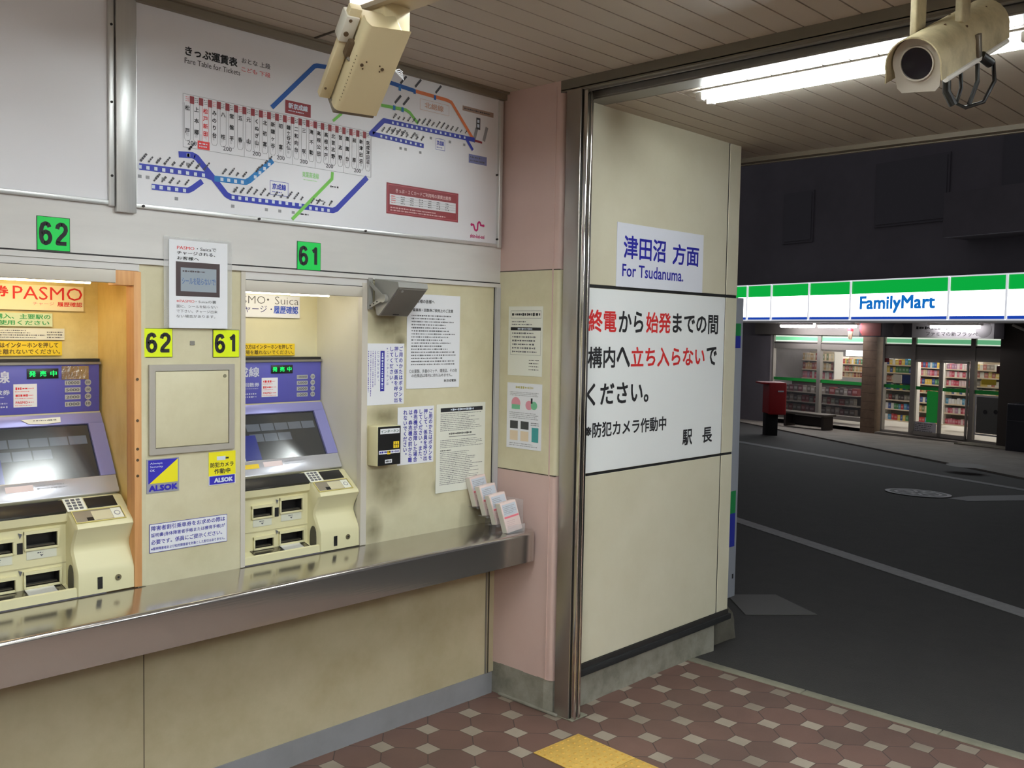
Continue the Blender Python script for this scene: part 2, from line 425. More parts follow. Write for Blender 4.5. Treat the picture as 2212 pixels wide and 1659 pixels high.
# floor: tiles
def tile_material():
    m = bpy.data.materials.new('octagon_paving'); m.use_nodes = True; nt = m.node_tree; N = nt.nodes; L = nt.links
    b = N['Principled BSDF']
    geo = N.new('ShaderNodeNewGeometry'); sep = N.new('ShaderNodeSeparateXYZ'); L.new(geo.outputs['Position'], sep.inputs[0])
    def mth(op, a, b_=None, c=None):
        n = N.new('ShaderNodeMath'); n.operation = op
        for i, x in enumerate((a, b_, c)):
            if x is None: continue
            if isinstance(x, (int, float)): n.inputs[i].default_value = x
            else: L.new(x, n.inputs[i])
        return n.outputs[0]
    u = mth('DIVIDE', mth('SUBTRACT', sep.outputs[0], 3.061), .1165); v = mth('DIVIDE', mth('SUBTRACT', sep.outputs[1], 2.132), .1335)
    p = mth('MULTIPLY', mth('ADD', u, v), .5); q = mth('MULTIPLY', mth('SUBTRACT', u, v), .5)
    dp = mth('ABSOLUTE', mth('SUBTRACT', p, mth('ROUND', p))); dq = mth('ABSOLUTE', mth('SUBTRACT', q, mth('ROUND', q)))
    sq = mth('ADD', dp, dq)                       # 0 at a small square's centre
    white = mth('LESS_THAN', sq, .284)
    ring = mth('MULTIPLY', mth('GREATER_THAN', sq, .278), mth('LESS_THAN', sq, .300))
    j = mth('LESS_THAN', mth('MINIMUM', dp, dq), .013)
    joint = mth('MAXIMUM', mth('MULTIPLY', j, mth('SUBTRACT', 1, white)), ring)
    # cell id for tone changes
    comb = N.new('ShaderNodeCombineXYZ'); L.new(mth('FLOOR', p), comb.inputs[0]); L.new(mth('FLOOR', q), comb.inputs[1])
    wn = N.new('ShaderNodeTexWhiteNoise'); wn.noise_dimensions = '3D'; L.new(comb.outputs[0], wn.inputs['Vector'])
    comb2 = N.new('ShaderNodeCombineXYZ'); L.new(mth('ROUND', p), comb2.inputs[0]); L.new(mth('ROUND', q), comb2.inputs[1])
    wn2 = N.new('ShaderNodeTexWhiteNoise'); wn2.noise_dimensions = '3D'; L.new(comb2.outputs[0], wn2.inputs['Vector'])
    def mix(f, a, b_):
        n = N.new('ShaderNodeMix'); n.data_type = 'RGBA'
        if isinstance(f, (int, float)): n.inputs['Factor'].default_value = f
        else: L.new(f, n.inputs['Factor'])
        for s_, x in (('A', a), ('B', b_)):
            if isinstance(x, tuple): n.inputs[s_].default_value = lin(x)+(1,)
            else: L.new(x, n.inputs[s_])
        return n.outputs['Result']
    red = mix(wn.outputs['Value'], (112, 84, 75), (100, 77, 69))
    wh = mix(wn2.outputs['Value'], (166, 154, 138), (138, 126, 112))
    c = mix(white, red, wh); c = mix(joint, c, (70, 58, 52))
    tc = N.new('ShaderNodeTexNoise'); tc.inputs['Scale'].default_value = 3; tc.inputs['Detail'].default_value = 8; L.new(geo.outputs['Position'], tc.inputs['Vector'])
    f = mth('MULTIPLY', mth('SUBTRACT', tc.outputs['Fac'], .42), 1.1)
    f.node.use_clamp = True
    c = mix(f, c, (68, 54, 47))
    L.new(c, b.inputs['Base Color']); b.inputs['Roughness'].default_value = .6
    fine = N.new('ShaderNodeTexNoise'); fine.inputs['Scale'].default_value = 220; L.new(geo.outputs['Position'], fine.inputs['Vector'])
    hgt = mth('SUBTRACT', mth('MULTIPLY', fine.outputs['Fac'], .25), mth('MULTIPLY', joint, 1.0))
    bp = N.new('ShaderNodeBump'); bp.inputs['Strength'].default_value = .35; bp.inputs['Distance'].default_value = .003
    L.new(hgt, bp.inputs['Height']); L.new(bp.outputs[0], b.inputs['Normal'])
    return m
TILE = tile_material()
XK = 3.93
mb = MB(); mb.box(-3.0, XK, -4.0, YA+.02, -.12, 0, TILE)
struct(mb, 'floor', smooth=0)
# kerb stones along the edge of the paving
y = YB+.03; n = 0
while y > -4:
    L_ = .60
    mb = MB(); mb.box(XK+.001, XK+.062, y-L_+.004, y, -.10, .003, CONC_L, .004)
    o = struct(mb, 'trim_%d' % (9+n)); y -= L_; n += 1
# inside ceiling of planks running along the ticket wall
def planks(mb, x0, x1, y0, y1, z, pitch, phase, m, down=True):
    k = math.floor((y0-phase)/pitch); gw = .006
    while True:
        a = phase+k*pitch; b = a+pitch; k += 1
        if a > y1: break
        a2, b2 = max(a+gw/2, y0), min(b-gw/2, y1)
        if b2 > a2: mb.box(x0, x1, a2, b2, z, z+.02, m, 0)
    mb.box(x0, x1, y0, y1, z+.006, z+.05, CEILD)
mb = MB(); planks(mb, -2.0, XH, -3.6, YA+.02, ZC, .0985, 2.011, CEILM)
struct(mb, 'ceiling', smooth=0)
mb = MB(); mb.box(1.957, 1.965, 1.0, YA-.04, ZC-.004, ZC+.001, CEILD); struct(mb, 'trim_30')
# header beam and gate track over the opening
mb = MB()
mb.box(XH, XH+.012, -4, YF+.02, 2.578, ZC+.05, HEAD)
mb.box(XH, XH+.035, -4, YF+.02, 2.572, 2.582, HEAD)
mb.box(XH+.035, XH+.075, -4, YF-.09, 2.584, 2.60, DARK)
mb.box(XH+.028, XH+.036, -4, YF-.02, 2.566, 2.59, ALU_D)
mb.box(XH+.075, XH+.083, -4, YF-.02, 2.552, 2.60, ALU_D)
mb.box(XH+.036, XH+.075, -4, YF-.02, 2.574, 2.578, BLACKM)
mb.box(XH+.083, XH+.19, -4, YF-.02, ZO+.001, 2.60, ALU_D)
mb.box(XH+.013, XH+.19, YF+.022, YF+.06, ZO+.02, 2.66, HEAD)
struct(mb, 'ceiling_beam')
# outside canopy
XC = 4.60
mb = MB(); planks(mb, XH+.19, XC, -5.0, 3.6, ZO, .0985, 1.55, CEILM)
mb.box(XC-.055, XC, -5.0, 3.6, ZO-.022, ZO+.03, CORN)
mb.box(XC-.001, XC+.02, -5.0, 3.6, ZO-.026, ZO+.30, CORN)
mb.box(XH, XC, -5, 3.6, ZO+.25, ZO+.3, CORN)
struct(mb, 'ceiling_canopy', smooth=0)
# rear and left walls of the ticket hall, outside the picture
HALL = mat('hall_wall', (222, 216, 204), .5)
mb = MB(); mb.box(-3.0, XH, -4.1, -4.0, 0, 2.7, HALL); struct(mb, 'wall_front')
mb = MB(); mb.box(-3.1, -3.0, -4.1, YA, 0, 2.7, HALL); struct(mb, 'wall_left')
mb = MB(); mb.box(-3.0, -2.0, -4.0, YA+.02, ZC, ZC+.05, CEILM); struct(mb, 'ceiling_left')
mb = MB(); mb.box(-3.0, -2.0, YA, YA+.05, 0, 2.7, CREAM_L); struct(mb, 'wall_back_left')

# stainless gate post
mb = MB()
mb.box(XP+.000, XP+.010, 2.464, 2.540, 0.004, 2.575, STEELV, .002)
mb.box(XP+.008, XP+.072, 2.462, 2.53, 0.004, 2.575, BLACK)
mb.box(XP+.012, XP+.027, 2.440, 2.464, 0.004, 2.575, STEEL_B, .004, 4)
mb.box(XP+.038, XP+.053, 2.440, 2.464, 0.004, 2.575, STEEL_B, .004, 4)
mb.box(XP+.030, XP+.035, 2.452, 2.464, 0.004, 2.575, ALU_D)
o = mb.build('gate_post'); tag(o, 'tall stainless steel gate guide post at the corner of the pink pillar', 'post')

# ================================================================= OUTSIDE GROUND
KS = .92/21
def ground(x): return -KS*(x-3.98)
def G(px, py, up=0):
    d = ray(px, py); t = (-H+KS*3.98+up)/(d.z+KS*d.x); return d*t+CAM
ASPH = mat('asphalt', (47, 45, 43), .8, dirt=.6, dscale=5, dcol=(38, 36, 35), bump=.9, bscale=160)
ROADL = mat('worn_road_paint', (140, 138, 138), .7, dirt=.4, dscale=14, dcol=(96, 96, 96))
PAVE = mat('concrete_apron', (136, 130, 121), .8, dirt=.4, dscale=2, dcol=(84, 82, 78), bump=.3)
mb = MB(); x0, x1 = 3.98, 90
mb.add([(x0, -30, 0), (x1, -30, ground(x1)), (x1, 60, ground(x1)), (x0, 60, 0)], [(0, 1, 2, 3)], ASPH)
o = struct(mb, 'road')
def marking(pxs, name, label, m=ROADL, up=.004, cat='road marking'):
    mb = MB(); ps = [G(x, y_, up) for x, y_ in pxs]
    n = len(ps); mb.add([tuple(p) for p in ps]+[(p.x, p.y, p.z-.003) for p in ps], [tuple(range(n))]+[(i, (i+1) % n, n+(i+1) % n, n+i) for i in range(n)], m)
    return tag(mb.build(name, smooth=0), label, cat)
marking([(1470, 1078), (1470, 1088), (2330, 1372), (2330, 1354)], 'road_line', 'wide white line running along the near side of the road')
marking([(1560, 946), (1560, 950), (2300, 1075), (2300, 1071)], 'road_line', 'thin faded line along the far side of the road by the shop', mat('faint_road_paint', (104, 104, 106), .7))
marking([(1570, 1284), (1675, 1284), (1765, 1327), (1610, 1327)], 'road_patch', 'grey wedge shaped patch on the asphalt beside the wall end', mat('grey_road_patch', (88, 86, 84), .85), cat='patch')
marking([(2045, 1076), (2100, 1071), (2300, 1068), (2300, 1080), (2090, 1082)], 'road_line', 'short white stroke beside the round manhole cover', mat('faint_road_paint2', (122, 122, 124), .7))
# manhole
c_ = G(1983, 1065, .006)
mb = MB()
R_ = abs(G(2037, 1065).xy.__sub__(G(1930, 1065).xy).length)/2
def ringf(r0, r1, m, z=0):
    S = 32; vs = [(c_.x+r*math.cos(k*2*PI/S), c_.y+r*math.sin(k*2*PI/S), ground(c_.x+r*math.cos(k*2*PI/S))+.008+z) for r in (r0, r1) for k in range(S)]
    mb.add(vs, [(k, (k+1) % S, S+(k+1) % S, S+k) for k in range(S)], m)
IRON = mat('manhole_iron', (90, 90, 92), .6, .3); IRONP = mat('manhole_pale_ring', (176, 176, 178), .6)
ringf(.001, R_*.62, IRON); ringf(R_*.62, R_*.72, IRONP, .002); ringf(R_*.72, R_*.86, IRON); ringf(R_*.86, R_, IRONP, .002)
for k in range(12):
    t = k*PI/6; ca, sa = math.cos(t), math.sin(t)
    q = [(c_.x+r*R_*ca-s_*.02*sa, c_.y+r*R_*sa+s_*.02*ca) for r, s_ in ((.15, -1), (.6, -1), (.6, 1), (.15, 1))]
    mb.add([(x, y, ground(x)+.011) for x, y in q], [(0, 1, 2, 3)], IRONP)
tag(mb.build('manhole_cover', smooth=0), 'round iron manhole cover with pale rings in the road', 'manhole cover')
mb = MB(); c2 = G(2087, 1007, .1); S = 20
mb.add([(c2.x+.3*math.cos(k*2*PI/S), c2.y+.3*math.sin(k*2*PI/S), ground(c2.x)+.112) for k in range(S)], [tuple(range(S))], mat('faint_lid', (130, 128, 124), .7))
tag(mb.build('manhole_cover', smooth=0), 'small pale round lid in the pavement before the shop', 'manhole cover')
# pavement (apron) before the shop
mb = MB(); a, b = G(1560, 905), G(2330, 1060)
c, d = Vector((26.5, 20, 0)), Vector((19.5, -5, 0))
a = a+(a-b)*.3; 
q = [(a.x, a.y), (b.x, b.y), (21.0, -8.0), (40.0, -8.0), (40.0, 26.0)]
mb.add([(x, y, ground(x)+.03) for x, y in q]+[(x, y, ground(x)-.1) for x, y in q], [tuple(range(5))]+[(i, (i+1) % 5, 5+(i+1) % 5, 5+i) for i in range(5)], PAVE)
struct(mb, 'pavement', smooth=0)
# rubble stone by the wall end
mb = MB(); c3 = G(1598, 1330)
bm = bmesh.new(); bmesh.ops.create_icosphere(bm, subdivisions=3, radius=1)
for v in bm.verts:
    n_ = 1+random.uniform(-.05, .05); v.co = Vector((4.34+max(-.8, min(.8, v.co.x))*.19*n_, YB+.17+max(-.7, min(.7, v.co.y))*.13*n_, .03+max(-.7, min(.75, v.co.z))*.19*n_))
mb.bm(bm, mat('dark_concrete', (96, 92, 82), .9, dirt=.6, dscale=9, bump=.6))
tag(mb.build('concrete_block', smooth=0), 'rough concrete block at the foot of the cream wall end', 'block')

# ================================================================= FURNITURE OF THE TICKET WALL
# ---- stainless counter
yc, zb, r1, r2 = 2.63, .645, .065, .013
bm = bmesh.new()
out = [(-1.9, YA+.0), (-1.9, yc)]
for k in range(0, 9):
    t = k*PI/16; out.append((2.946-r1+r1*math.sin(t), yc+r1-r1*math.cos(t)))
out.append((2.946, YA))
vs = [bm.verts.new((x, y, zb)) for x, y in out]; f = bm.faces.new(vs)
ex = bmesh.ops.extrude_face_region(bm, geom=[f]); up = [v for v in ex['geom'] if isinstance(v, bmesh.types.BMVert)]
for v in up: v.co.z = CT
bm.normal_update()
ed = [e for e in bm.edges if all(abs(v.co.z-CT) < 1e-5 for v in e.verts) and not all(abs(v.co.y-YA) < 1e-4 for v in e.verts) and not all(v.co.x < -1.8 for v in e.verts)]
bmesh.ops.bevel(bm, geom=ed, offset=r2, segments=5, affect='EDGES', profile=.5)
mb = MB(); mb.bm(bm, STEEL)
o = mb.build('counter', smooth=50); tag(o, 'long stainless steel counter shelf under the ticket machines', 'counter')

# ---- upper sign panels
def frame_edge(mb, q, t, d, m):
    (u0, u1, v0, v1) = q
    mb.box(u0, u1, v0, v0+t, .002, d, m); mb.box(u0, u1, v1-t, v1, .002, d, m); mb.box(u0, u0+t, v0+t, v1-t, .002, d, m); mb.box(u1-t, u1, v0+t, v1-t, .002, d, m)
root = empty('sign_board', (.5, YA, Z_BAND1), 'blank white sign board at the left of the fare map', 'sign')
mb = MB(WALL_A); mb.box(-.45, 1.246, Z_BAND1+.012, 2.585, .0, .010, WHITEP); mb.build('panel', root)
mb = MB(WALL_A); mb.box(-.45, 1.248, Z_BAND1, Z_BAND1+.014, .0, .016, ALU, .002); mb.box(1.243, 1.263, Z_BAND1-.004, 2.585, .0, .018, ALU, .004, 3)
for z in (2.05, 2.27, 2.5): mb.disc(1.253, z, .004, .018, .0205, DARK, 8)
mb.build('sign_frame', root)
mb = MB(WALL_A); mb.box(1.265, 1.327, Z_BAND1-.018, 2.588, .0, .024, ALU, .002)
tag(mb.build('aluminium_strip'), 'broad vertical aluminium strip between the two sign boards', 'strip')

fare = empty('fare_map', (2.1, YA, Z_BAND1), 'white fare map of railway lines in a thin aluminium frame', 'map')
mb = MB(WALL_A)
mb.box(1.328, 2.925, Z_BAND1+.012, 2.588, 0, .008, WHITEP)
MW = .0088
LB = mat('line_blue', (38, 52, 170), .5); LC = mat('line_light_blue', (28, 120, 190), .5); LM = mat('line_mid_blue', (25, 90, 175), .5)
LG = mat('line_green', (120, 200, 80), .5); LO = mat('line_orange', (222, 122, 70), .5); MAR = mat('maroon_print', (140, 42, 52), .5)
MAG = mat('magenta_print', (190, 30, 110), .5); DOT = mat('station_white', (215, 225, 240), .5); LT = mat('map_text', (70, 70, 78), .6)
def W(*p): return [A(x, y_) for x, y_ in p]
WN = [0]
def wline(m, wd, *p): WN[0] += 1; mb.line(W(*p), wd, MW+.00008*WN[0], m)
wline(LB, .020, (298, 360), (440, 378), (457, 384))
wline(LB, .020, (383, 334), (413, 336), (422, 341), (457, 384), (486, 421), (497, 427), (716, 455), (724, 452), (790, 384))
wline(LC, .019, (460, 386), (528, 394), (536, 390), (586, 347))
wline(LB, .018, (325, 404), (403, 412), (412, 408), (434, 392))
wline(LM, .016, (584, 233), (676, 144), (682, 143), (768, 155), (892, 197))
wline(LO, .014, (895, 198), (962, 217), (972, 222), (1020, 303))
wline(LG, .012, (628, 474), (714, 387), (715, 372)); wline(LG, .010, (716, 262), (735, 246)); wline(LG, .012, (820, 228), (873, 238), (882, 244), (900, 268))
wline(LB, .018, (912, 316), (798, 289), (826, 261), (1022, 303)); wline(LB, .013, (1003, 299), (1018, 325)); wline(MAR, .009, (1022, 304), (1038, 309))
def dots(a, b, n, sz=.011, up=.05, txt=True, rev=1):
    for i in range(n):
        x = a[0]+(b[0]-a[0])*i/(n-1); y_ = a[1]+(b[1]-a[1])*i/(n-1); u, v = A(x, y_)
        mb.rect(u-sz/2, u+sz/2, v-sz/2, v+sz/2, MW+.0016, DOT)
        if txt:
            l = random.uniform(.018, .040)
            s0 = (u+.002, v+.018); s1 = (u+.002+l*.62, v+.018+l*.78)
            k = 0
            while k < l-.006:
                p0 = (s0[0]+(s1[0]-s0[0])*k/l, s0[1]+(s1[1]-s0[1])*k/l); k2 = k+.0065
                p1 = (s0[0]+(s1[0]-s0[0])*k2/l, s0[1]+(s1[1]-s0[1])*k2/l)
                mb.line([p0, p1], random.uniform(.0045, .0075), MW+.0018, LT); k += .0085
            if random.random() < .35: mb.rect(u-.006, u+.006, v-.034, v-.024, MW, INKL)
dots((299, 361), (436, 379), 9); dots((328, 404), (395, 412), 5); dots((476, 388), (520, 394), 4); dots((500, 427), (645, 443), 11); dots((667, 450), (706, 455), 4)
dots((548, 383), (578, 356), 4); dots((845, 266), (1000, 298), 16, .009); dots((820, 295), (905, 314), 9, .009); dots((403, 336), (404, 336), 2, .01)
for i in range(3):
    u, v = A(640+32*i-8, 462-30*i); mb.greek(u+.03, u+.07, v-.004, v+.008, 1, MW, INK)
for x, y_ in ((860, 190), (892, 197), (936, 210), (848, 232), (866, 236)):
    u, v = A(x, y_); mb.rect(u-.006, u+.006, v-.012, v+.006, MW+.0015, LM if x > 880 else LC); mb.line([(u+.004, v+.016), (u+.034, v+.05)], .009, MW, LT)
# table of stations on the home line
ST = ['松戸', '上本郷', '松戸新田', 'みのり台', '八柱', '常盤平', '五香', '元山', 'くぬぎ山', '北初富', '新鎌ヶ谷', '初富', '鎌ヶ谷大仏', '二和向台', '三咲', '滝不動', '高根公団', '高根木戸', '北習志野', '習志野', '薬園台', '前原', '新津田沼', '京成津田沼']
uL, vT = A(392, 202); uR, _ = A(799, 290); vB = A(392, 318)[1]; n = len(ST); pw = (uR-uL)/n
mb.frame_rect(uL, uR, vB, vT, .0012, MW, INKL)
for i, s_ in enumerate(ST):
    u = uL+pw*(i+.5); wd = pw*.34
    ink = REDI if i == 2 else INK
    if i: mb.rect(uL+pw*i-.0075, uL+pw*i+.0075, vT-.028, vT-.004, MW+.0002, MAR)
    mb.greek(u-.006, u+.006, vT-.024, vT-.006, 3, MW, PINKI if i % 3 == 0 else INKG, ragged=0)
    bot = vB+.030
    mb.line([(u-wd, vT-.028), (u-wd, bot), (u-wd*.6, bot-.008), (u+wd*.6, bot-.008), (u+wd, bot), (u+wd, vT-.028)], .0012, MW, PINKI if i == 2 else INKL)
    k = len(s_); top = vT-.036; span = .072
    pitch = span/max(k-1, 1) if k < 5 else .0175
    mb.vtext(s_, u, top, .0170, pitch, MW, ink, .02)
    mb.greek(u-.006, u+.004, bot+.004, bot+.030 if k < 5 else bot+.016, 3, MW, PINKI if i == 2 else INKL, vert=True, ragged=.4)
for i0, i1 in ((0, 2), (3, 7), (7, 10), (10, 13), (13, 16), (16, 20), (20, 24)):
    u = uL+pw*(i0+i1)/2; mb.text('200', u-.016, u+.016, vB+.010, vB+.024, MW, INKG); mb.rect(uL+pw*i1-.0006, uL+pw*i1+.0006, vB, vB+.05, MW, INKL)
u, v = A(437, 315); mb.rect(u-.021, u+.021, v-.013, v+.013, MW+.0002, mat('red_tag', (226, 60, 60), .5)); mb.greek(u-.016, u+.016, v-.009, v+.009, 2, MW+.0004, DOT)
def tagbox(px, py, wd, ht, m, body, ink, edge=None):
    u, v = A(px, py); mb.rect(u-wd/2, u+wd/2, v-ht/2, v+ht/2, MW+.0001, m)
    if edge: mb.frame_rect(u-wd/2, u+wd/2, v-ht/2, v+ht/2, .0015, MW+.0003, edge)
    if body: mb.text(body, u-wd*.38, u+wd*.38, v-ht*.1, v+ht*.34, MW+.0003, ink, .03); mb.greek(u-wd*.38, u+wd*.38, v-ht*.36, v-ht*.18, 1, MW+.0003, ink)
tagbox(641, 236, .105, .045, MAR, '新京成線', DOT); tagbox(600, 408, .073, .048, WHITEP, '京成線', LB, LB); tagbox(948, 313, .050, .045, WHITEP, '京成線', LB, LB)
tagbox(1029, 346, .105, .036, mat('slate_tag', (120, 125, 175), .5), None, None)
u, v = A(1029, 346); mb.greek(u-.045, u+.045, v-.014, v+.014, 2, MW+.0003, INKG)
u, v = A(668, 384); mb.text('東葉高速線', u-.035, u+.035, v-.002, v+.018, MW, mat('light_green_print', (165, 225, 150), .6)); mb.greek(u-.03, u+.03, v-.014, v-.007, 1, MW, MATS['light_green_print'])
u, v = A(935, 232); mb.text('北総線', u-.05, u+.05, v-.012, v+.012, MW, mat('faded_orange_print', (215, 170, 150), .6)); mb.frame_rect(u-.075, u+.08, v-.022, v+.02, .001, MW, MATS['faded_orange_print'])
u, v = A(1030, 242); mb.rect(u-.09, u+.09, v-.010, v+.010, MW, mat('brown_print', (165, 140, 128), .6)); mb.greek(u-.08, u+.08, v-.006, v+.006, 1, MW+.0002, LT)
u, v = A(1030, 268); mb.rect(u-.012, u+.012, v-.024, v+.024, MW, LT); mb.rect(u-.006, u+.006, v-.016, v-.002, MW+.0002, DOT); mb.rect(u-.006, u+.006, v+.004, v+.016, MW+.0002, DOT)
for x, y_ in ((1020, 292), (1042, 290)): u, v = A(x, y_); mb.line([(u, v-.03), (u+.018, v+.03)], .016, MW, INKL)
# heading
q0, q1 = A(397, 118), A(510, 145); mb.text('きっぷ運賃表', q0[0], q1[0], q0[1]-.003, A(397, 95)[1]-.006, MW, INK, .028)
q0, q1 = A(396, 134), A(516, 160); mb.text('Fare Table for Tickets', q0[0], q1[0], A(396, 134)[1]-.004, A(396, 118)[1]-.010, MW, INK, .0)
q0 = A(519, 134); mb.text('おとな 上段', q0[0], q0[0]+.11, q0[1]-.004, q0[1]+.014, MW, INKG); mb.text('こども 下段', q0[0], q0[0]+.11, q0[1]-.032, q0[1]-.016, MW, PINKI)
# maroon comparison table
T0, T1 = A(832, 394), A(987, 420); Tb = A(832, 461)[1]
u0, u1, v1, v0 = T0[0], T1[0], T0[1], Tb
mb.rect(u0, u1, v0, v1, MW, MAR); mb.frame_rect(u0+.006, u1-.006, v0+.006, v1-.006, .001, MW+.0003, PINKI)
mb.text('きっぷ・ＩＣカードご利用時の運賃比較表', u0+.045, u1-.04, v1-.034, v1-.018, MW+.0003, mat('pale_pink_print', (226, 190, 190), .6), .02)
mb.rect(u0+.016, u1-.014, v0+.036, v1-.042, MW+.0003, WHITEP)
for r in range(1, 4):
    vv = v0+.036+(v1-.042-v0-.036)*r/4; mb.rect(u0+.018, u1-.016, vv-.0004, vv+.0004, MW+.0005, INKL)
for c in range(7):
    uu = u0+.024+(u1-u0-.05)*c/7; mb.greek(uu, uu+.022, v0+.04, v1-.045, 4, MW+.0006, REDI if c == 0 else INKG, ragged=.2)
mb.greek(u0+.02, u1-.03, v0+.010, v0+.030, 2, MW+.0003, MATS['pale_pink_print'])
# curved emblem
u, v = A(1028, 489); pts = []
for k in range(25):
    t = k/24; x = (t-.5)*.062; yv = .020*math.sin((t-.5)*2*PI*1.05+PI)*(1 if .12 < t < .88 else .3)
    pts.append((u+x, v+yv*-1+.0))
pts = [(u-.034, v+.004), (u-.022, v+.004), (u-.018, v-.006), (u-.014, v-.016), (u-.006, v-.019), (u+.001, v-.014), (u+.002, v+.0), (u+.003, v+.012), (u+.010, v+.019), (u+.017, v+.015), (u+.019, v+.006), (u+.036, v+.005)]
mb.line(pts, .008, MW, MAG); mb.disc(u-.034, v+.004, .006, MW, MW+.0003, MAG, 12); mb.disc(u+.036, v+.005, .006, MW, MW+.0003, MAG, 12)
u, v = A(1028, 511); mb.text('shin-kei-sei', u-.042, u+.042, v-.008, v+.009, MW, MAG, .02)
mb.build('map_panel', fare, smooth=0)
mb = MB(WALL_A)
mb.box(1.328, 2.93, Z_BAND1, Z_BAND1+.014, 0, .016, ALU, .002); mb.box(1.328, 1.334, Z_BAND1+.014, 2.585, 0, .012, ALU)
mb.box(2.918, 2.940, Z_BAND1-.003, 2.585, 0, .022, ALU, .005, 3)
for px, py in ((1074, 378), (1074, 517), (560, 493), (310, 453), (790, 520)): u, v = A(px, py, YA-.02); mb.disc(u, v if px > 1000 else Z_BAND1+.007, .004, .015, .0235, DARK, 8)
mb.build('map_frame', fare)

# ---- notices and labels
def notice(name, q, label, cat='notice', m=PAPER, w0=.001, th=.0012, frame=WALL_A):
    mb = MB(frame); mb.box(q[0], q[1], q[2], q[3], w0, w0+th, m); mb.iw = w0+th+.0004; return mb
def done(mb, name, label, cat, group=None): return tag(mb.build(name, smooth=0), label, cat, group)
DIG = {'6': ([(.74, .80), (.66, .93), (.50, .97), (.32, .90), (.24, .72), (.22, .48), (.24, .24), (.34, .08), (.50, .03), (.68, .09), (.78, .24), (.78, .38), (.68, .53), (.52, .58), (.36, .53), (.25, .40)], 1),
       '2': ([(.22, .74), (.27, .89), (.42, .97), (.60, .96), (.74, .86), (.77, .70), (.68, .54), (.45, .36), (.28, .20), (.24, .06), (.80, .06)], 1), '1': ([(.30, .78), (.46, .84), (.58, .95), (.58, .03)], 1)}
def digits(mb, body, u0, u1, v0, v1, w_, m):
    n = len(body); cw = (u1-u0)/n; t = cw*.26
    for i, ch in enumerate(body):
        a = u0+cw*i; mb.line([(a+cw*x, v0+t/2+(v1-v0-t)*y_) for x, y_ in DIG[ch][0]], t, w_, m)
def numlabel(q, body, m, label, group, w0=.006, grow=.0):
    mb = MB(WALL_A); u0, u1, v0, v1 = q
    mb.box(u0, u1, v0, v1, w0, w0+.0015, INK); mb.box(u0+.0015, u1-.0015, v0+.0015, v1-.0015, w0+.001, w0+.0022, m)
    digits(mb, body, u0+(u1-u0)*.02, u1-(u1-u0)*.02, v0+(v1-v0)*.13, v1-(v1-v0)*.13, w0+.0026, INK)
    done(mb, 'number_label', label, 'number label', group)
numlabel(rA(77, 469, 149, 542), '62', GREEN, 'green number label 62 on the fascia above the left machine', None, .0065)
numlabel(rA(639, 523, 690, 584), '61', GREEN, 'green number label 61 on the fascia above the right machine', None, .0065)
numlabel(rA(310, 709, 372, 772), '62', YELLOW, 'yellow number label 62 on the pier, by the left machine', None, .001)
numlabel(rA(459, 712, 516, 772), '61', YELLOW, 'yellow number label 61 on the pier between the machines', None, .001)
# poster between the machines
q = rA(350, 516, 497, 710); u0, u1, v0, v1 = rA(361, 522, 487, 709)
mb = MB(WALL_A); mb.box(q[0], q[1], q[2]+.002, q[3], .0115, .0122, mat('clear_laminate', (225, 225, 225), .25, alpha=.25)); mb.box(u0, u1, v0, v1, .0123, .0135, PAPER)
iw = .014; Wd = u1-u0; Hh = v1-v0
def tr(body, fx0, fx1, fy0, fy1, m, bold=.015, box=None):
    mb.text(body, u0+Wd*fx0, u0+Wd*fx1, v0+Hh*fy0, v0+Hh*fy1, iw, m, bold)
tr('PASMO', .13, .42, .895, .930, REDI, .01); tr('・Suicaで', .46, .80, .893, .932, INK, .01); tr('チャージされる、', .13, .78, .835, .875, INK); tr('お客様へ', .13, .50, .775, .815, INK)
mb.rect(u0+Wd*.11, u0+Wd*.86, v0+Hh*.365, v0+Hh*.755, iw, mat('photo_dark', (62, 48, 50), .5)); mb.rect(u0+Wd*.19, u0+Wd*.80, v0+Hh*.42, v0+Hh*.69, iw+.0003, mat('photo_light', (150, 160, 170), .5))
mb.greek(u0+Wd*.22, u0+Wd*.60, v0+Hh*.635, v0+Hh*.665, 1, iw+.0005, MATS['photo_dark'], .7, 0) ; iw = .0145
mb.text('シールを貼らないで!', u0+Wd*.21, u0+Wd*.79, v0+Hh*.50, v0+Hh*.58, iw, mat('photo_blue_print', (80, 110, 160), .5)); iw = .014
tr('※PASMO', .12, .42, .292, .322, REDI, .0); tr('・Suicaの裏', .44, .80, .290, .324, INK, .0); tr('面に、シールを貼らない', .12, .82, .232, .266, INK, .0); tr('で下さい。チャージ出来', .12, .82, .176, .210, INK, .0); tr('ない場合があります。', .12, .78, .118, .154, INK, .0)
done(mb, 'poster', 'white laminated poster with a dark photo hung between the two machines', 'poster')
# service hatch on the pier
root = empty('service_hatch', (1.54, YA, 1.11), 'square cream service hatch in a grey frame on the pier', 'hatch')
u0, u1, v0, v1 = rA(320, 787, 504, 976)
mb = MB(WALL_A); HF = mat('hatch_grey_frame', (186, 180, 170), .4, .3); t = .020
frame_edge(mb, (u0, u1, v0, v1), t, .009, HF); mb.build('hatch_frame', root)
mb = MB(WALL_A); mb.box(u0+t+.002, u1-t-.002, v0+t+.002, v1-t-.002, .001, .007, CREAM, .0015); mb.build('door', root)
mb = MB(WALL_A); mb.disc(u1-t-.016, v1-t-.02, .006, .007, .0085, mat('lock_grey', (150, 145, 120), .4, .5)); mb.build('lock', root)
mb = MB(WALL_A)
for px, py in ((415, 741),): u, v = A(px, py); mb.box(u-.008, u+.008, v-.007, v+.007, 0, .003, ALU_D, .001)
done(mb, 'lock_plate', 'tiny metal lock plate between the two yellow number labels', 'lock')
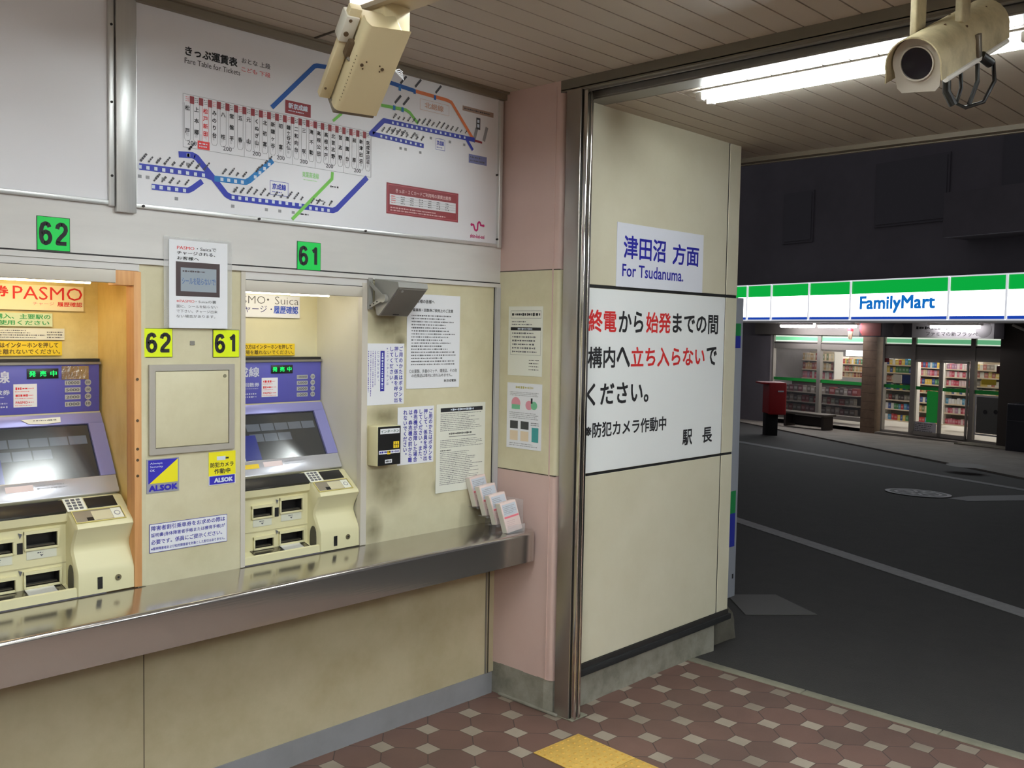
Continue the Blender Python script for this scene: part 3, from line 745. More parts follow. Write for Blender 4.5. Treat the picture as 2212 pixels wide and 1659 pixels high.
# security stickers
q = rA(316, 990, 386, 1063); u0, u1, v0, v1 = q
mb = MB(WALL_A); SG = mat('sticker_silver', (150, 150, 160), .4); SB = mat('sticker_blue', (45, 40, 170), .5); SY = mat('sticker_yellow', (240, 228, 30), .5)
mb.box(u0, u1, v0, v1, .001, .002, SG); hh = v1-v0; ww = u1-u0; vb = v0+hh*.28
mb.rect(u0+ww*.05, u1-ww*.04, vb, v1-hh*.03, .0023, SB); mb.poly([(u0+ww*.08, vb, .0026), (u1-ww*.04, vb, .0026), (u1-ww*.04, v1-hh*.04, .0026)], SY)
for i, s_ in enumerate(('Always', 'Security', 'OK')):
    mb.text(s_, u0+ww*.10, u0+ww*(.48, .50, .25)[i], v1-hh*(.17+.10*i), v1-hh*(.10+.10*i), .003, DOT, .01)
mb.text('ALSOK', u0+ww*.06, u1-ww*.04, v0+hh*.05, v0+hh*.23, .0025, SB, .05)
done(mb, 'security_sticker', 'silver square security sticker with blue and yellow triangles under the hatch', 'sticker')
q = rA(450, 975, 508, 1046); u0, u1, v0, v1 = q; hh = v1-v0; ww = u1-u0
mb = MB(WALL_A); mb.box(u0, u1, v0, v1, .001, .002, PAPER); mb.rect(u0, u1, v0+hh*.28, v1, .0023, SY); mb.rect(u0+ww*.03, u1-ww*.03, v0+hh*.02, v0+hh*.27, .0023, SB)
mb.box(u0+ww*.3, u0+ww*.62, v1-hh*.26, v1-hh*.14, .0023, .0026, DOT); mb.rect(u0+ww*.62, u0+ww*.74, v1-hh*.23, v1-hh*.18, .0026, INK)
mb.text('防犯カメラ', u0+ww*.06, u1-ww*.08, v0+hh*.53, v0+hh*.68, .0026, INK, .02); mb.text('作動中', u0+ww*.2, u1-ww*.2, v0+hh*.33, v0+hh*.49, .0026, INK, .02)
mb.text('ALSOK', u0+ww*.2, u1-ww*.1, v0+hh*.07, v0+hh*.21, .0026, DOT, .05)
done(mb, 'camera_sticker', 'small yellow and blue security camera sticker under the hatch', 'sticker')
# blue text label
u0, u1, _, _ = rA(322, 1125, 490, 1190); v1 = (A(322, 1131)[1]+A(490, 1112)[1])/2; v0 = (A(322, 1196)[1]+A(490, 1168)[1])/2
mb = MB(WALL_A); mb.box(u0, u1, v0, v1, .001, .002, BLUEI); mb.rect(u0+.0015, u1-.0015, v0+.0015, v1-.0015, .0023, PAPER); hh = v1-v0
for s_, f0, f1, a_, b_ in (('障害者割引乗車券をお求めの際は', .76, .93, .02, .97), ('証明書(身体障害者手帳または療育手帳)が', .52, .68, .02, .97), ('必要です。係員にご提示ください。', .28, .45, .02, .93), ('※精神障害者および知的障害者を対象とした割引はありません。', .08, .19, .02, .97)):
    mb.text(s_, u0+(u1-u0)*a_, u0+(u1-u0)*b_, v0+hh*f0, v0+hh*f1, .0026, BLUEI, .015)
done(mb, 'text_label', 'white label with four rows of blue text low on the pier', 'label')
# notices to the right of machine 61
q = rA(790, 742, 872, 874); u0, u1, v0, v1 = q; ww = u1-u0; hh = v1-v0
mb = MB(WALL_A); mb.box(u0, u1, v0, v1, .001, .002, PAPER); iw = .0024
sz = .0205
for i, s_ in enumerate(('ご用のかたはボタンを', '押して、係員を呼び出', 'してください。')): mb.vtext(s_, u1-.017-.0235*i, v1-.012, sz, hh*.094, iw, BLUEI, .018)
mb.vtext('※このインターホンは', u1-.017-.0235*3+.004, v1-.014, .012, hh*.064, iw, BLUEI, 0)
x = u1-.017-.0235*4+.002; mb.rect(x-.010, x+.010, v0+hh*.22, v1-hh*.12, iw, BLUEI); mb.greek(x-.006, x+.006, v0+hh*.25, v1-hh*.15, 1, iw+.0003, DOT, .9, 0, True)
mb.vtext('につながります。', x-.021, v1-hh*.12, .013, hh*.066, iw, BLUEI, 0)
mb.greek(u0+.006, x-.030, v0+hh*.12, v1-hh*.12, 4, iw, mat('violet_ink', (120, 110, 175), .6), .45, .4, True)
done(mb, 'intercom_notice', 'white notice with blue vertical text and a solid blue bar', 'notice', None)
u0, u1, _, _ = rA(878, 640, 992, 838); v1 = A(935, 637)[1]; v0 = A(935, 838)[1]; ww = u1-u0; hh = v1-v0
mb = MB(WALL_A); mb.box(u0, u1, v0, v1, .001, .0026, PAPER); iw = .003
def t2(s_, a_, b_, c_, d_, m=INK, bold=.015): mb.text(s_, u0+ww*a_, u0+ww*b_, v0+hh*c_, v0+hh*d_, iw, m, bold)
t2('お客様の皆様へ', .12, .50, .905, .945); t2('乗車券・回数券ご使用上のご注意', .10, .86, .815, .850)
mb.greek(u0+ww*.08, u0+ww*.95, v0+hh*.24, v0+hh*.79, 17, iw, INKG, .5, .35)
t2('○火薬類、多量のマッチ、爆発品、その他', .05, .95, .165, .205, INK, .01); t2('の危険品は車内に持ち込めません。', .09, .86, .12, .155, INK, .01); t2('新京成電鉄', .70, .94, .06, .09)
done(mb, 'rules_notice', 'large white notice of black text hung behind the grey speaker', 'notice')
u0, u1, _, _ = rA(858, 880, 936, 1002); v1 = A(900, 878)[1]; v0 = A(900, 1001)[1]; hh = v1-v0; ww = u1-u0
mb = MB(WALL_A); mb.box(u0, u1, v0, v1, .001, .002, PAPER); iw = .0024
for i, s_ in enumerate(('ご用のかたはボタンを', '押して、係員を呼び出', 'してください。また、', '券売機が故障した場合', 'は、券売機の前から離', 'れないでください。')):
    mb.vtext(s_, u1-.018-.0268*i, v1-.012, .0215, hh*.092, iw, BLUEI, .02)
done(mb, 'intercom_notice', 'white notice with six columns of blue text beside the intercom', 'notice')
u0, u1, _, _ = rA(941, 880, 1046, 1060); v1 = A(995, 871)[1]; v0 = A(990, 1059)[1]; hh = v1-v0; ww = u1-u0
mb = MB(WALL_A); mb.box(u0, u1, v0, v1, .001, .0026, PAPER2); iw = .003
mb.rect(u0+ww*.08, u0+ww*.94, v0+hh*.91, v0+hh*.955, iw, INK); mb.greek(u0+ww*.28, u0+ww*.75, v0+hh*.918, v0+hh*.948, 1, iw+.0003, DOT, .9, 0)
mb.greek(u0+ww*.08, u0+ww*.96, v0+hh*.69, v0+hh*.90, 10, iw, INKG, .42, .4)
mb.greek(u0+ww*.25, u0+ww*.72, v0+hh*.645, v0+hh*.675, 1, iw, INK, .8, 0); mb.rect(u0+ww*.25, u0+ww*.8, v0+hh*.625, v0+hh*.63, iw, INK)
mb.greek(u0+ww*.08, u0+ww*.96, v0+hh*.50, v0+hh*.60, 5, iw, INKG, .42, .4); mb.greek(u0+ww*.08, u0+ww*.3, v0+hh*.465, v0+hh*.485, 1, iw, INK, .8, 0)
mb.greek(u0+ww*.08, u0+ww*.96, v0+hh*.08, v0+hh*.46, 18, iw, INKG, .42, .4)
done(mb, 'small_print_notice', 'tall white notice of small print under a black heading bar', 'notice')
# intercom
root = empty('intercom', (2.32, YA, 1.07), 'cream wall intercom with a black front and yellow button symbol', 'intercom')
iu0, iu1 = 2.241, 2.3535; iz0, iz1 = 1.078, 1.231; IWD = .062
mb = MB(WALL_A); mb.box(iu0, iu1, iz0, iz1, .0, IWD, MCREAM, .003); mb.build('housing', root)
mb = MB(WALL_A); mb.box(iu0+.003, iu1, iz0+.002, iz1-.002, IWD, IWD+.003, BLACK, .001)
iw = IWD+.0034
mb.rect(iu0+.012, iu1-.006, iz1-.030, iz1-.010, iw, PAPER); mb.text('インターホン', iu0+.015, iu1-.009, iz1-.026, iz1-.014, iw+.0003, mat('dark_green_ink', (40, 90, 70), .6), .02)
mb.rect(iu1-.036, iu1-.008, iz0+.066, iz0+.092, iw, YELLOW2)
for k in range(2): mb.rect(iu1-.028+.010*k, iu1-.026+.010*k, iz0+.068, iz0+.09, iw+.0003, INK)
mb.rect(iu1-.034, iu1-.010, iz0+.078, iz0+.080, iw+.0003, INK)
mb.rect(iu0+.006, iu1-.004, iz0+.046, iz0+.060, iw, PAPER); mb.greek(iu0+.009, iu1-.009, iz0+.048, iz0+.058, 1, iw+.0003, BLUEI, .8, 0)
mb.rect(iu0+.046, iu0+.062, iz0+.044, iz0+.058, iw+.0003, YELLOW2)
mb.rect(iu0+.036, iu0+.070, iz0+.010, iz0+.024, iw, PAPER); mb.greek(iu0+.039, iu0+.067, iz0+.012, iz0+.022, 1, iw+.0003, INK, .8, 0)
mb.build('front_plate', root, smooth=0)
# speaker on its bracket
root = empty('wall_speaker', (2.3, YA, 1.65), 'grey box speaker tilted down on a triangular wall bracket', 'speaker')
prof = [(2.880, 1.792), (2.742, 1.776), (2.738, 1.757), (2.855, 1.652), (2.868, 1.655), (2.880, 1.70)]
F_ = Frame((0, 0, 0), (0, 1, 0), (0, 0, 1), (1, 0, 0))
mb = MB(F_); mb.prism(prof, 2.252, 2.395, SPK); mb.build('cabinet', root, smooth=0)
a_ = Vector((0, 2.738, 1.757)); b_ = Vector((0, 2.855, 1.652)); nn = Vector((0, -(a_.z-b_.z), -(b_.y-a_.y))).normalized()
G_ = Frame(b_, (1, 0, 0), (a_-b_).normalized(), nn); L_ = (a_-b_).length
mb = MB(G_); mb.box(2.258, 2.389, .006, L_-.006, 0, .004, SPKD, .002)
for i in range(18):
    for j in range(16):
        pass
mb.disc(2.278, L_-.018, .005, .004, .006, SPK, 12); mb.rect(2.31, 2.34, .010, .016, .0045, INK)
mb.build('grille', root)
mb = MB(F_)
mb.prism([(2.90, 1.795), (2.90, 1.675), (2.892, 1.675), (2.892, 1.795)], 2.232, 2.252, SPK)
mb.prism([(2.90, 1.790), (2.80, 1.72), (2.80, 1.712), (2.90, 1.676), (2.90, 1.690), (2.825, 1.718), (2.90, 1.774)], 2.236, 2.240, SPK)
mb.disc(2.812, 1.716, .016, 2.235, 2.251, SPK, 18)
for y_, z_ in ((2.885, 1.69), (2.865, 1.697), (2.845, 1.704)): mb.disc(y_, z_, .0025, 2.2335, 2.236, DARK, 8)
mb.build('bracket', root)

# ================================================================= TICKET MACHINES
def machine(xr, label, num):
    """xr = right-hand edge; the machine is .50 m wide"""
    root = empty('ticket_machine', (xr-.25, 3.05, .768), label, 'ticket machine')
    X = lambda d: xr-d            # d measured leftwards from the right edge
    fr = Frame((xr, 3.168, 0), (1, 0, 0), (0, 0, 1), (0, -1, 0))
    # header
    mb = MB(fr); mb.box(-.497, -.004, 1.312, 1.470, -.028, 0, MBLUE, .002); mb.box(-.5, -.001, 1.468, 1.476, -.028, .006, ALU_D); mb.box(-.5, -.001, 1.474, 1.486, -.028, -.004, DARK); mb.build('header_panel', root)
    mb = MB(fr); iw = .0008; WT = mat('machine_white_print', (205, 208, 226), .5); GP = mat('machine_grey_print', (176, 178, 176), .5)
    mb.text('京成線', -.420, -.282, 1.412, 1.450, iw, WT, .02)
    mb.text('きっぷ', -.45, -.37, 1.375, 1.390, iw, WT, .01); mb.text('回数券', -.345, -.282, 1.375, 1.391, iw, WT, .02)
    mb.greek(-.345, -.282, 1.365, 1.371, 1, iw, WT); mb.greek(-.345, -.285, 1.332, 1.354, 2, iw, WT); mb.greek(-.45, -.37, 1.332, 1.368, 3, iw, WT); mb.rect(-.355, -.3545, 1.33, 1.392, iw, WT)
    mb.build('lettering', root, smooth=0)
    mb = MB(fr)
    for i, (s_, c_) in enumerate((('10000', '500'), ('5000', '100'), ('2000', '50'), ('1000', '10'))):
        v = 1.416-.0232*i-.0155
        mb.rect(-.116, -.066, v, v+.0155, iw, GP); mb.text(s_, -.112, -.070, v+.003, v+.0125, iw+.0003, MATS['hatch_grey_frame'] if 0 else INKG, .02)
        mb.disc(-.042, v+.008, .0105, 0, iw, GP, 18); mb.text(c_, -.049, -.035, v+.004, v+.012, iw+.0003, INKG, .02)
    mb.build('price_marks', root, smooth=0)
    mb = MB(fr); mb.box(-.232, -.136, 1.424, 1.456, 0, .003, BLACK, .001)
    mb.build('display', root)
    LED = emis('green_led', (20, 235, 100), 1.1); d_ = mb
    mb = MB(fr)
    for i, ch in enumerate('発売中'): mb.text(ch, -.226+.032*i, -.206+.032*i, 1.431, 1.449, .0036, LED, .02)
    mb.build('led_text', root, smooth=0)
    mb = MB(fr); mb.box(-.272, -.202, 1.335, 1.408, 0, .0012, PAPER)
    for i, s_ in enumerate(('', '', 'PASMO')):
        (mb.text(s_, -.266, -.23, 1.390-.022*i, 1.398-.022*i, .0016, REDI, .02) if i == 2 else mb.greek(-.266, -.23, 1.389-.022*i, 1.399-.022*i, 1, .0016, REDI, .9, 0)); mb.greek(-.228, -.208, 1.390-.022*i, 1.398-.022*i, 1, .0016, PINKI)
        mb.greek(-.268, -.208, 1.382-.022*i, 1.387-.022*i, 1, .0016, PINKI)
    mb.build('sticker', root, smooth=0, label='white sticker with rows of red print')
    # sloping screen unit
    a = Vector((xr, 3.166, 1.308)); b = Vector((xr, 3.022, 1.062)); up = (a-b); L = up.length; up.normalize()
    nn = Vector((0, -up.z, up.y)).normalized()
    if nn.y > 0: nn = -nn
    sf = Frame(b, (1, 0, 0), up, nn)
    s0, s1, t0, t1 = -.405, -.050, .060, L-.038
    mb = MB(sf)
    def bez(u0, u1, v0, v1, m0, wt=.0):
        mb.box(u0, u1, v0, v1, -.03, wt, m0, .002)
    mb.box(-.5, -.001, 0, t0, -.03, 0, MSILV, .003); mb.box(-.5, s0, t0, t1, -.03, 0, MSILV, 0); mb.box(s1, -.001, t0, t1, -.03, 0, MLAV, 0); mb.box(-.5, -.001, t1, L, -.03, 0, MLAV, .002)
    mb.build('bezel', root)
    SCR = mat('screen_glass', (38, 40, 44), .16, coat=.3); 
    mb = MB(sf); mb.box(s0, s1, t0, t1, -.03, -.008, SCR)
    sw, sh = s1-s0, t1-t0
    KEY = emis('screen_key', (92, 98, 106), .55, .15, 1.0); SBL = emis('screen_blue', (38, 46, 120), .6, .15, 1.0); SDK = emis('screen_dark', (50, 52, 54), .42, .15, 1.0)
    iw = -.0076
    mb.rect(s0+sw*.005, s1-sw*.005, t0+sh*.01, t1-sh*.02, iw, SDK)
    for i in range(5): mb.rect(s1-sw*(.04+.17*(i+1))+.004, s1-sw*(.04+.17*i), t1-sh*.37, t1-sh*.21, iw+.0004, KEY)
    for i in range(3): mb.rect(s1-sw*(.37+.17*(i+1))+.004, s1-sw*(.37+.17*i), t1-sh*.60, t1-sh*.43, iw+.0004, KEY)
    mb.rect(s0, s0+sw*.20, t0+sh*.02, t1-sh*.45, iw+.0006, SBL)
    mb.build('screen', root, smooth=0)
    mb = MB(sf); mb.box(-.48, -.36, .028, .045, 0, .001, YELLOW2); mb.rect(-.34, -.26, .03, .05, .0006, mat('pale_pink_paper', (235, 215, 215), .6)); mb.greek(-.25, -.15, .03, .05, 2, .0006, INKL)
    mb.box(-.49, -.43, .07, .13, 0, .001, mat('orange_sticker', (236, 150, 90), .6))
    mb.build('instruction_strip', root, smooth=0)
    if num == 62:
        mb = MB(sf); v = L-.022; mb.prism([(-.255, v+.006), (-.135, v+.010), (-.137, v-.008), (-.18, v-.012), (-.235, v-.009)], 0, .0035, PAPER2); mb.greek(-.22, -.145, v-.004, v+.005, 1, .0040, INKG)
        mb.build('ticket_stub', root, smooth=0, label='torn paper strip stuck on the bezel')
        mb = MB(fr); mb.box(-.126, -.040, 1.419, 1.463, 0, .002, mat('crumpled_foil', (190, 180, 168), .22, .9, bump=1.0, bscale=50)); mb.build('foil_tape', root, label='crumpled silver tape over the corner')
    # body: profile (y, z) of the right-hand block and of the recessed left part
    FX = Frame((0, 0, 0), (0, 1, 0), (0, 0, 1), (1, 0, 0))
    d0 = .187    # block width
    mb = MB(FX)
    pr = [(3.17, 1.05), (3.012, 1.055), (3.004, 1.054), (2.912, .988), (2.907, .978), (2.938, .925), (2.941, .908), (2.937, .898), (2.912, .855), (2.905, .838), (2.904, .772), (3.17, .772)]
    n_ = len(pr)
    xs = [(X(d0), 0), (X(d0-.006), .004), (X(.008), .004), (X(.001), 0)]
    rings = []
    cy = sum(p[0] for p in pr)/n_; cz = sum(p[1] for p in pr)/n_
    for x, gr in xs:
        s_ = 1.0 if gr else .965
        rings.append([((p[0]-3.17)*s_+3.17, (p[1]-.772)*(s_ if s_ == 1 else .985)+.772, x) for p in pr])
    mb.loft(rings, MCREAM)
    mb.build('coin_unit', root, smooth=35)
    # top slope frame of the control strip
    a = Vector((xr, 3.006, 1.056)); b = Vector((xr, 2.926, 1.000)); up = (a-b).normalized(); Lc = (a-b).length; nn = Vector((0, -up.z, up.y)); nn = nn if nn.z > 0 else -nn
    cf = Frame(b, (1, 0, 0), up, nn.normalized())
    mb = MB(cf)
    mb.box(-.127, -.034, Lc*.50, Lc*.96, 0, .0018, BLACK, .0005)
    mb.build('display_slot', root); mb = MB(cf); mb.box(-.496, -.192, Lc*.47, Lc*.98, -.01, .0018, BLACK, .0005)
    mb.build('control_strip', root)
    mb = MB(cf); mb.box(-.190, -.131, Lc*.44, Lc*1.02, 0, .0022, PAPER2, .0005)
    for i in range(3):
        for j in range(4): mb.box(-.183+.016*i, -.172+.016*i, Lc*(.50+.125*j), Lc*(.575+.125*j), .0022, .004, INKG, 0)
    mb.build('keypad', root)
    mb = MB(cf); TR = mat('tray_grey', (150, 142, 128), .4, .3)
    u0, u1, v0, v1 = -.180, -.030, -Lc*.10, Lc*.40
    mb.box(u0, u1, v0, v1, 0, .0016, TR, .0005); mb.rect(u0+.055, u1-.035, v0+.004, v1-.006, .0020, mat('tray_pale', (206, 198, 166), .4)); mb.rect(u1-.034, u1-.003, v0+.003, v1-.003, .0020, PAPER2)
    mb.disc(u1-.018, (v0+v1)/2, .010, .002, .0024, INKL, 14); mb.disc(u1-.018, (v0+v1)/2, .007, .0024, .0027, PAPER2, 14); mb.rect(u0+.035, u0+.055, v0+.004, v0+.018, .0021, BLACK)
    for q in ((u0-.002, u1+.002, v0-.002, v0), (u0-.002, u1+.002, v1, v1+.002), (u0-.002, u0, v0, v1), (u1, u1+.002, v0, v1)): mb.box(*q, 0, .004, mat('tray_rim', (226, 214, 140), .4))
    mb.build('card_tray', root)
    # block front details
    bf = Frame((xr, 2.9035, 0), (1, 0, 0), (0, 0, 1), (0, -1, 0))
    mb = MB(bf); mb.box(-.124, -.109, .785, .822, -.002, .0008, BLACK); mb.build('receipt_slot', root)
    mb = MB(bf); mb.disc(-.060, .812, .0095, -.002, .002, mat('lock_metal', (150, 140, 112), .35, .8), 18); mb.disc(-.060, .812, .0035, .002, .0026, INK, 10); mb.build('key_lock', root)
    # left recessed part
    LX0, LX1 = X(.5), X(d0-.002)
    mb = MB(FX)
    pr = [(3.17, 1.04), (3.006, 1.050), (2.975, 1.028), (2.968, 1.020), (2.972, .995), (2.985, .984), (3.17, .984)]
    mb.prism(pr, LX0, LX1, MCREAM); mb.build('overhang', root, smooth=25)
    # plate with pockets (frame: y = 2.985)
    pf = Frame((xr, 2.985, 0), (1, 0, 0), (0, 0, 1), (0, -1, 0))
    pk = [(-.304, -.214, .924, .968), (-.420, -.341, .918, .952), (-.306, -.208, .808, .846), (-.412, -.336, .806, .838)]
    mb = MB(pf); holes(mb, -.5, -d0+.02, .79, .986, pk, 0, MCREAM)
    mb.box(-.5, -d0, .864, .868, 0, .0015, mat('machine_ridge_line', (190, 182, 145), .4))  # thin raised ridge in a slightly darker cream
    for p in pk:
        # sloping hood above each pocket
        mb.prism([(p[0]-.006, p[3]), (p[1]+.006, p[3]), (p[1]+.006, p[3]+.010), (p[0]-.006, p[3]+.010)], 0, .010, MCREAM)
        mb.box(p[0]-.006, p[0], p[2]-.004, p[3]+.008, 0, .008, MCREAM, .001); mb.box(p[1], p[1]+.006, p[2]-.004, p[3]+.008, 0, .008, MCREAM, .001)
        mb.box(p[0]-.004, p[1]+.004, p[2]-.007, p[2], 0, .006, MCREAM, .001)
    mb.build('pocket_panel', root, smooth=30)
    for p in pk:
        mb = MB(pf)
        u0, u1, v0, v1 = p; dd = -.038
        mb.add([(u0, v0, 0), (u1, v0, 0), (u1, v1, 0), (u0, v1, 0), (u0, v0, dd), (u1, v0, dd), (u1, v1, dd), (u0, v1, dd)], [(4, 5, 6, 7), (0, 1, 5, 4), (1, 2, 6, 5), (2, 3, 7, 6), (3, 0, 4, 7)], BLACK)
        mb.box(u0+.004, u1-.004, v0+.002, v0+.006, -.02, -.004, mat('pocket_lip', (90, 86, 76), .3, .5))
        mb.build('pocket', root, smooth=0)
    mb = MB(pf); mb.box(-.328, -.312, .911, .944, 0, .0015, BLACK)
    mb.build('slot', root)
    for v in (.975, .862): mb = MB(pf); mb.poly([(-.326, v, .0025), (-.314, v-.005, .0025), (-.320, v-.018, .0025)], INKG); mb.build('arrow_mark', root, smooth=0)
    mb = MB(pf); LAB = mat('pocket_label_pale', (214, 214, 198), .5)
    for p in (pk[0], pk[1]):
        mb.box(p[0]+.002, p[1]-.001, p[2]-.034, p[2]-.008, 0, .002, LAB); uc = (p[0]+p[1])/2
        mb.poly([(uc-.006, p[2]-.022, .0025), (uc, p[2]-.028, .0025), (uc+.006, p[2]-.022, .0025)], INKG); mb.greek(uc-.012, uc+.012, p[2]-.020, p[2]-.012, 1, .0025, INKG)
    mb.build('pocket_label', root, smooth=0)
    # bottom tray
    mb = MB(FX)
    mb.prism([(2.99, .772), (2.99, .800), (2.955, .786), (2.925, .784), (2.915, .800), (2.909, .797), (2.906, .772)], LX0, LX1, MCREAM)
    mb.build('return_tray', root, smooth=25)
    mb = MB(FX); mb.prism([(2.99, .8015), (2.955, .7875), (2.926, .7855), (2.926, .7845), (2.99, .800)], X(.43), X(d0+.014), mat('tray_steel', (150, 145, 135), .25, .9)); mb.build('tray_liner', root, smooth=0)
    mb = MB(FX); mb.prism([(2.985, .8035), (2.955, .7905), (2.930, .7875), (2.930, .786), (2.985, .801)], X(.310), X(.225), mat('coin_plate_white', (232, 230, 224), .2, .3)); mb.build('coin_plate', root, smooth=0)
    # arched opening in the side of the block
    mb = MB(FX); arch = [(2.925, .785), (2.925, .82)]+[(2.945+.02*math.cos(PI-t*PI/8), .83+.035*math.sin(t*PI/8)) for t in range(1, 8)]+[(2.966, .82), (2.966, .785)]
    mb.prism(arch, X(d0)-.002, X(d0)-.0005, mat('arch_dark', (82, 78, 66), .5)); mb.build('side_opening', root, smooth=0)
    # body behind everything
    mb = MB(); mb.box(X(.499), X(.002), 3.03, 3.19, .772, 1.048, MCREAM); mb.prism([(X(.499), 3.171), (X(.002), 3.171), (X(.002), 3.19), (X(.499), 3.19)], 1.04, 1.312, MCREAM); mb.build('body', root)
    return root
machine(2.214, 'right ticket machine with a dark screen below number 61', 61)
machine(1.334, 'left ticket machine with a bright glare on its screen below number 62', 62)

# labels on the alcove backs above the machines
YK = YR
FK = Frame((0, YR, 0), (1, 0, 0), (0, 0, 1), (0, -1, 0))
def rK(x0, y0, x1, y1): return rA(x0, y0, x1, y1, YR)
def lab(q, m, w0=.004, th=.0012): mb = MB(FK); mb.box(q[0], q[1], q[2], q[3], w0, w0+th, m); return mb
iw = .0056
q = rK(-100, 614, 179, 669); u1, v0, v1 = q[1], q[2], q[3]; u0 = .84
mb = lab((u0, u1, v0, v1), mat('warm_paper', (240, 228, 196), .6)); hh = v1-v0
pr = rK(26, 618, 177, 646)
mb.text('PASMO', pr[0], pr[1]-.001, v0+hh*.42, v1-hh*.06, iw, REDI, 0.0); mb.text('券', pr[0]-.055, pr[0]-.012, v0+hh*.5, v1-hh*.08, iw, REDI, .03)
pr = rK(84, 650, 176, 660); mb.text('チャージ', pr[0]-.02, pr[0]+.045, v0+hh*.20, v0+hh*.33, iw, PINKI, 0); mb.text('履歴確認', pr[0]+.055, pr[1], v0+hh*.17, v0+hh*.36, iw, REDI, .02)
done(mb, 'machine_sign', 'pale sign with large red lettering over the left machine', 'sign')
q = rK(0, 676, 112, 705)
mb = lab((.86, q[1], q[2], q[3]), mat('pale_green_paper', (214, 228, 196), .6)); hh = q[3]-q[2]
mb.text('定期券の継続購入、主要駅の', .875, q[1]-.006, q[2]+hh*.55, q[3]-hh*.08, iw, GREENI, .02); mb.text('継続購入はご使用ください', .875, q[1]-.010, q[2]+hh*.10, q[3]-hh*.55, iw, GREENI, .02)
done(mb, 'machine_label', 'small label with two rows of green text inside the left alcove', 'label')
q = rK(0, 709, 138, 734)
mb = lab((.88, q[1], q[2], q[3]), PAPER2); mb.greek(.9, q[1]-.06, q[2]+.004, q[3]-.004, 4, iw, INKG, .5, .3); mb.greek(q[1]-.055, q[1]-.004, q[2]+.004, q[3]-.008, 3, iw, INKG, .5, .2)
done(mb, 'machine_label', 'narrow pale label of tiny grey print inside the left alcove', 'label')
def yellow(q, label):
    u0, u1, v0, v1 = q; hh = v1-v0; mb = lab((u0, u1, v0, v1), YELLOW2)
    mb.text('ご用の方はインターホンを押して', u0+.006, u1-.012, v0+hh*.54, v1-hh*.08, iw, mat('brown_ink', (86, 66, 20), .6), .022); mb.text('その場を離れないでください。', u0+.006, u1-.006, v0+hh*.10, v1-hh*.54, iw, MATS['brown_ink'], .012)
    done(mb, 'machine_label', label, 'label')
q = rK(0, 737, 134, 768); q2 = rK(531, 742, 636, 768)
yellow((q[1]-.26, q[1]-.002, q[2], q[3]), 'yellow intercom label over the left machine'); yellow((q2[1]-.26, q2[1]-.002, q2[2], q2[3]), 'yellow intercom label over the right machine')
q = rK(531, 638, 646, 686); u1, v0, v1 = q[1], q[2], q[3]; u0 = u1-.33; hh = v1-v0
mb = lab((u0, u1, v0, v1), PAPER); mb.text('PASMO', u0+.02, u1-.155, v1-hh*.40, v1-hh*.06, iw, INKG, -.012); mb.text('・Suica', u1-.148, u1-.006, v1-hh*.40, v1-hh*.05, iw, INKG, -.012)
mb.text('チャージ・', u0+.05, u1-.125, v0+hh*.20, v0+hh*.52, iw, mat('navy_ink', (50, 55, 120), .6), .0); mb.text('履歴確認', u1-.118, u1-.008, v0+hh*.18, v0+hh*.54, iw, mat('mid_blue_ink', (60, 90, 190), .6), .03)
done(mb, 'machine_sign', 'white sign with black and blue lettering over the right machine', 'sign')
# slim lamps in the alcoves
for i, (a, b) in enumerate(BAYS):
    warm = i == 0
    root = empty('alcove_lamp', ((a+b)/2, 3.03, 1.73), 'slim lamp strip under the top of the %s alcove' % ('left, yellowed' if warm else 'right, paler'), 'lamp')
    mb = MB(); mb.box(a+.01, b-.075 if warm else b-.045, 3.015, 3.06, 1.736, 1.772, LAMP_W, .003); mb.build('lamp_body', root)
    mb = MB(); mb.tube([(a+.02, 3.037, 1.7325 if warm else 1.7265), (b-.09 if warm else b-.06, 3.037, 1.7325 if warm else 1.7265)], .006, emis('alcove_tube_warm' if warm else 'alcove_tube', (255, 232, 176) if warm else (255, 246, 220), 22 if warm else 15), 12); mb.build('tube', root)

# notices on the pillar
def rP(x0, y0, x1, y1):
    xm, ym = (x0+x1)/2, (y0+y1)/2; return Pl(x0, ym)[0], Pl(x1, ym)[0], Pl(xm, y1)[1], Pl(xm, y0)[1]
u0, u1, v0, v1 = rP(1099, 662, 1173, 812); ww = u1-u0; hh = v1-v0
mb = MB(PILLAR); mb.box(u0, u1, v0, v1, .002, .003, PAPER2); iw = .0034
mb.frame_rect(u0+ww*.07, u1-ww*.05, v1-hh*.17, v1-hh*.06, .0012, iw, INKG); mb.greek(u0+ww*.1, u1-ww*.08, v1-hh*.145, v1-hh*.085, 1, iw, INK, .9, 0)
mb.greek(u0+ww*.1, u1-ww*.1, v1-hh*.28, v1-hh*.20, 2, iw, INKG, .5, .5); mb.rect(u0+ww*.07, u1-ww*.05, v1-hh*.345, v1-hh*.30, iw, INK); mb.greek(u0+ww*.28, u1-ww*.3, v1-hh*.337, v1-hh*.308, 1, iw+.0003, DOT, .9, 0)
mb.frame_rect(u0+ww*.07, u1-ww*.05, v1-hh*.70, v1-hh*.30, .001, iw, INKG); mb.greek(u0+ww*.12, u1-ww*.12, v1-hh*.68, v1-hh*.36, 6, iw, INKG, .5, .2); mb.greek(u1-ww*.38, u1-ww*.08, v1-hh*.93, v1-hh*.75, 4, iw, INK, .35, .1)
done(mb, 'pillar_notice', 'upper black and white notice taped on the pink pillar', 'notice')
u0, u1, v0, v1 = rP(1096, 828, 1171, 970); ww = u1-u0; hh = v1-v0
mb = MB(PILLAR); mb.box(u0, u1, v0, v1, .002, .003, PAPER); iw = .0034
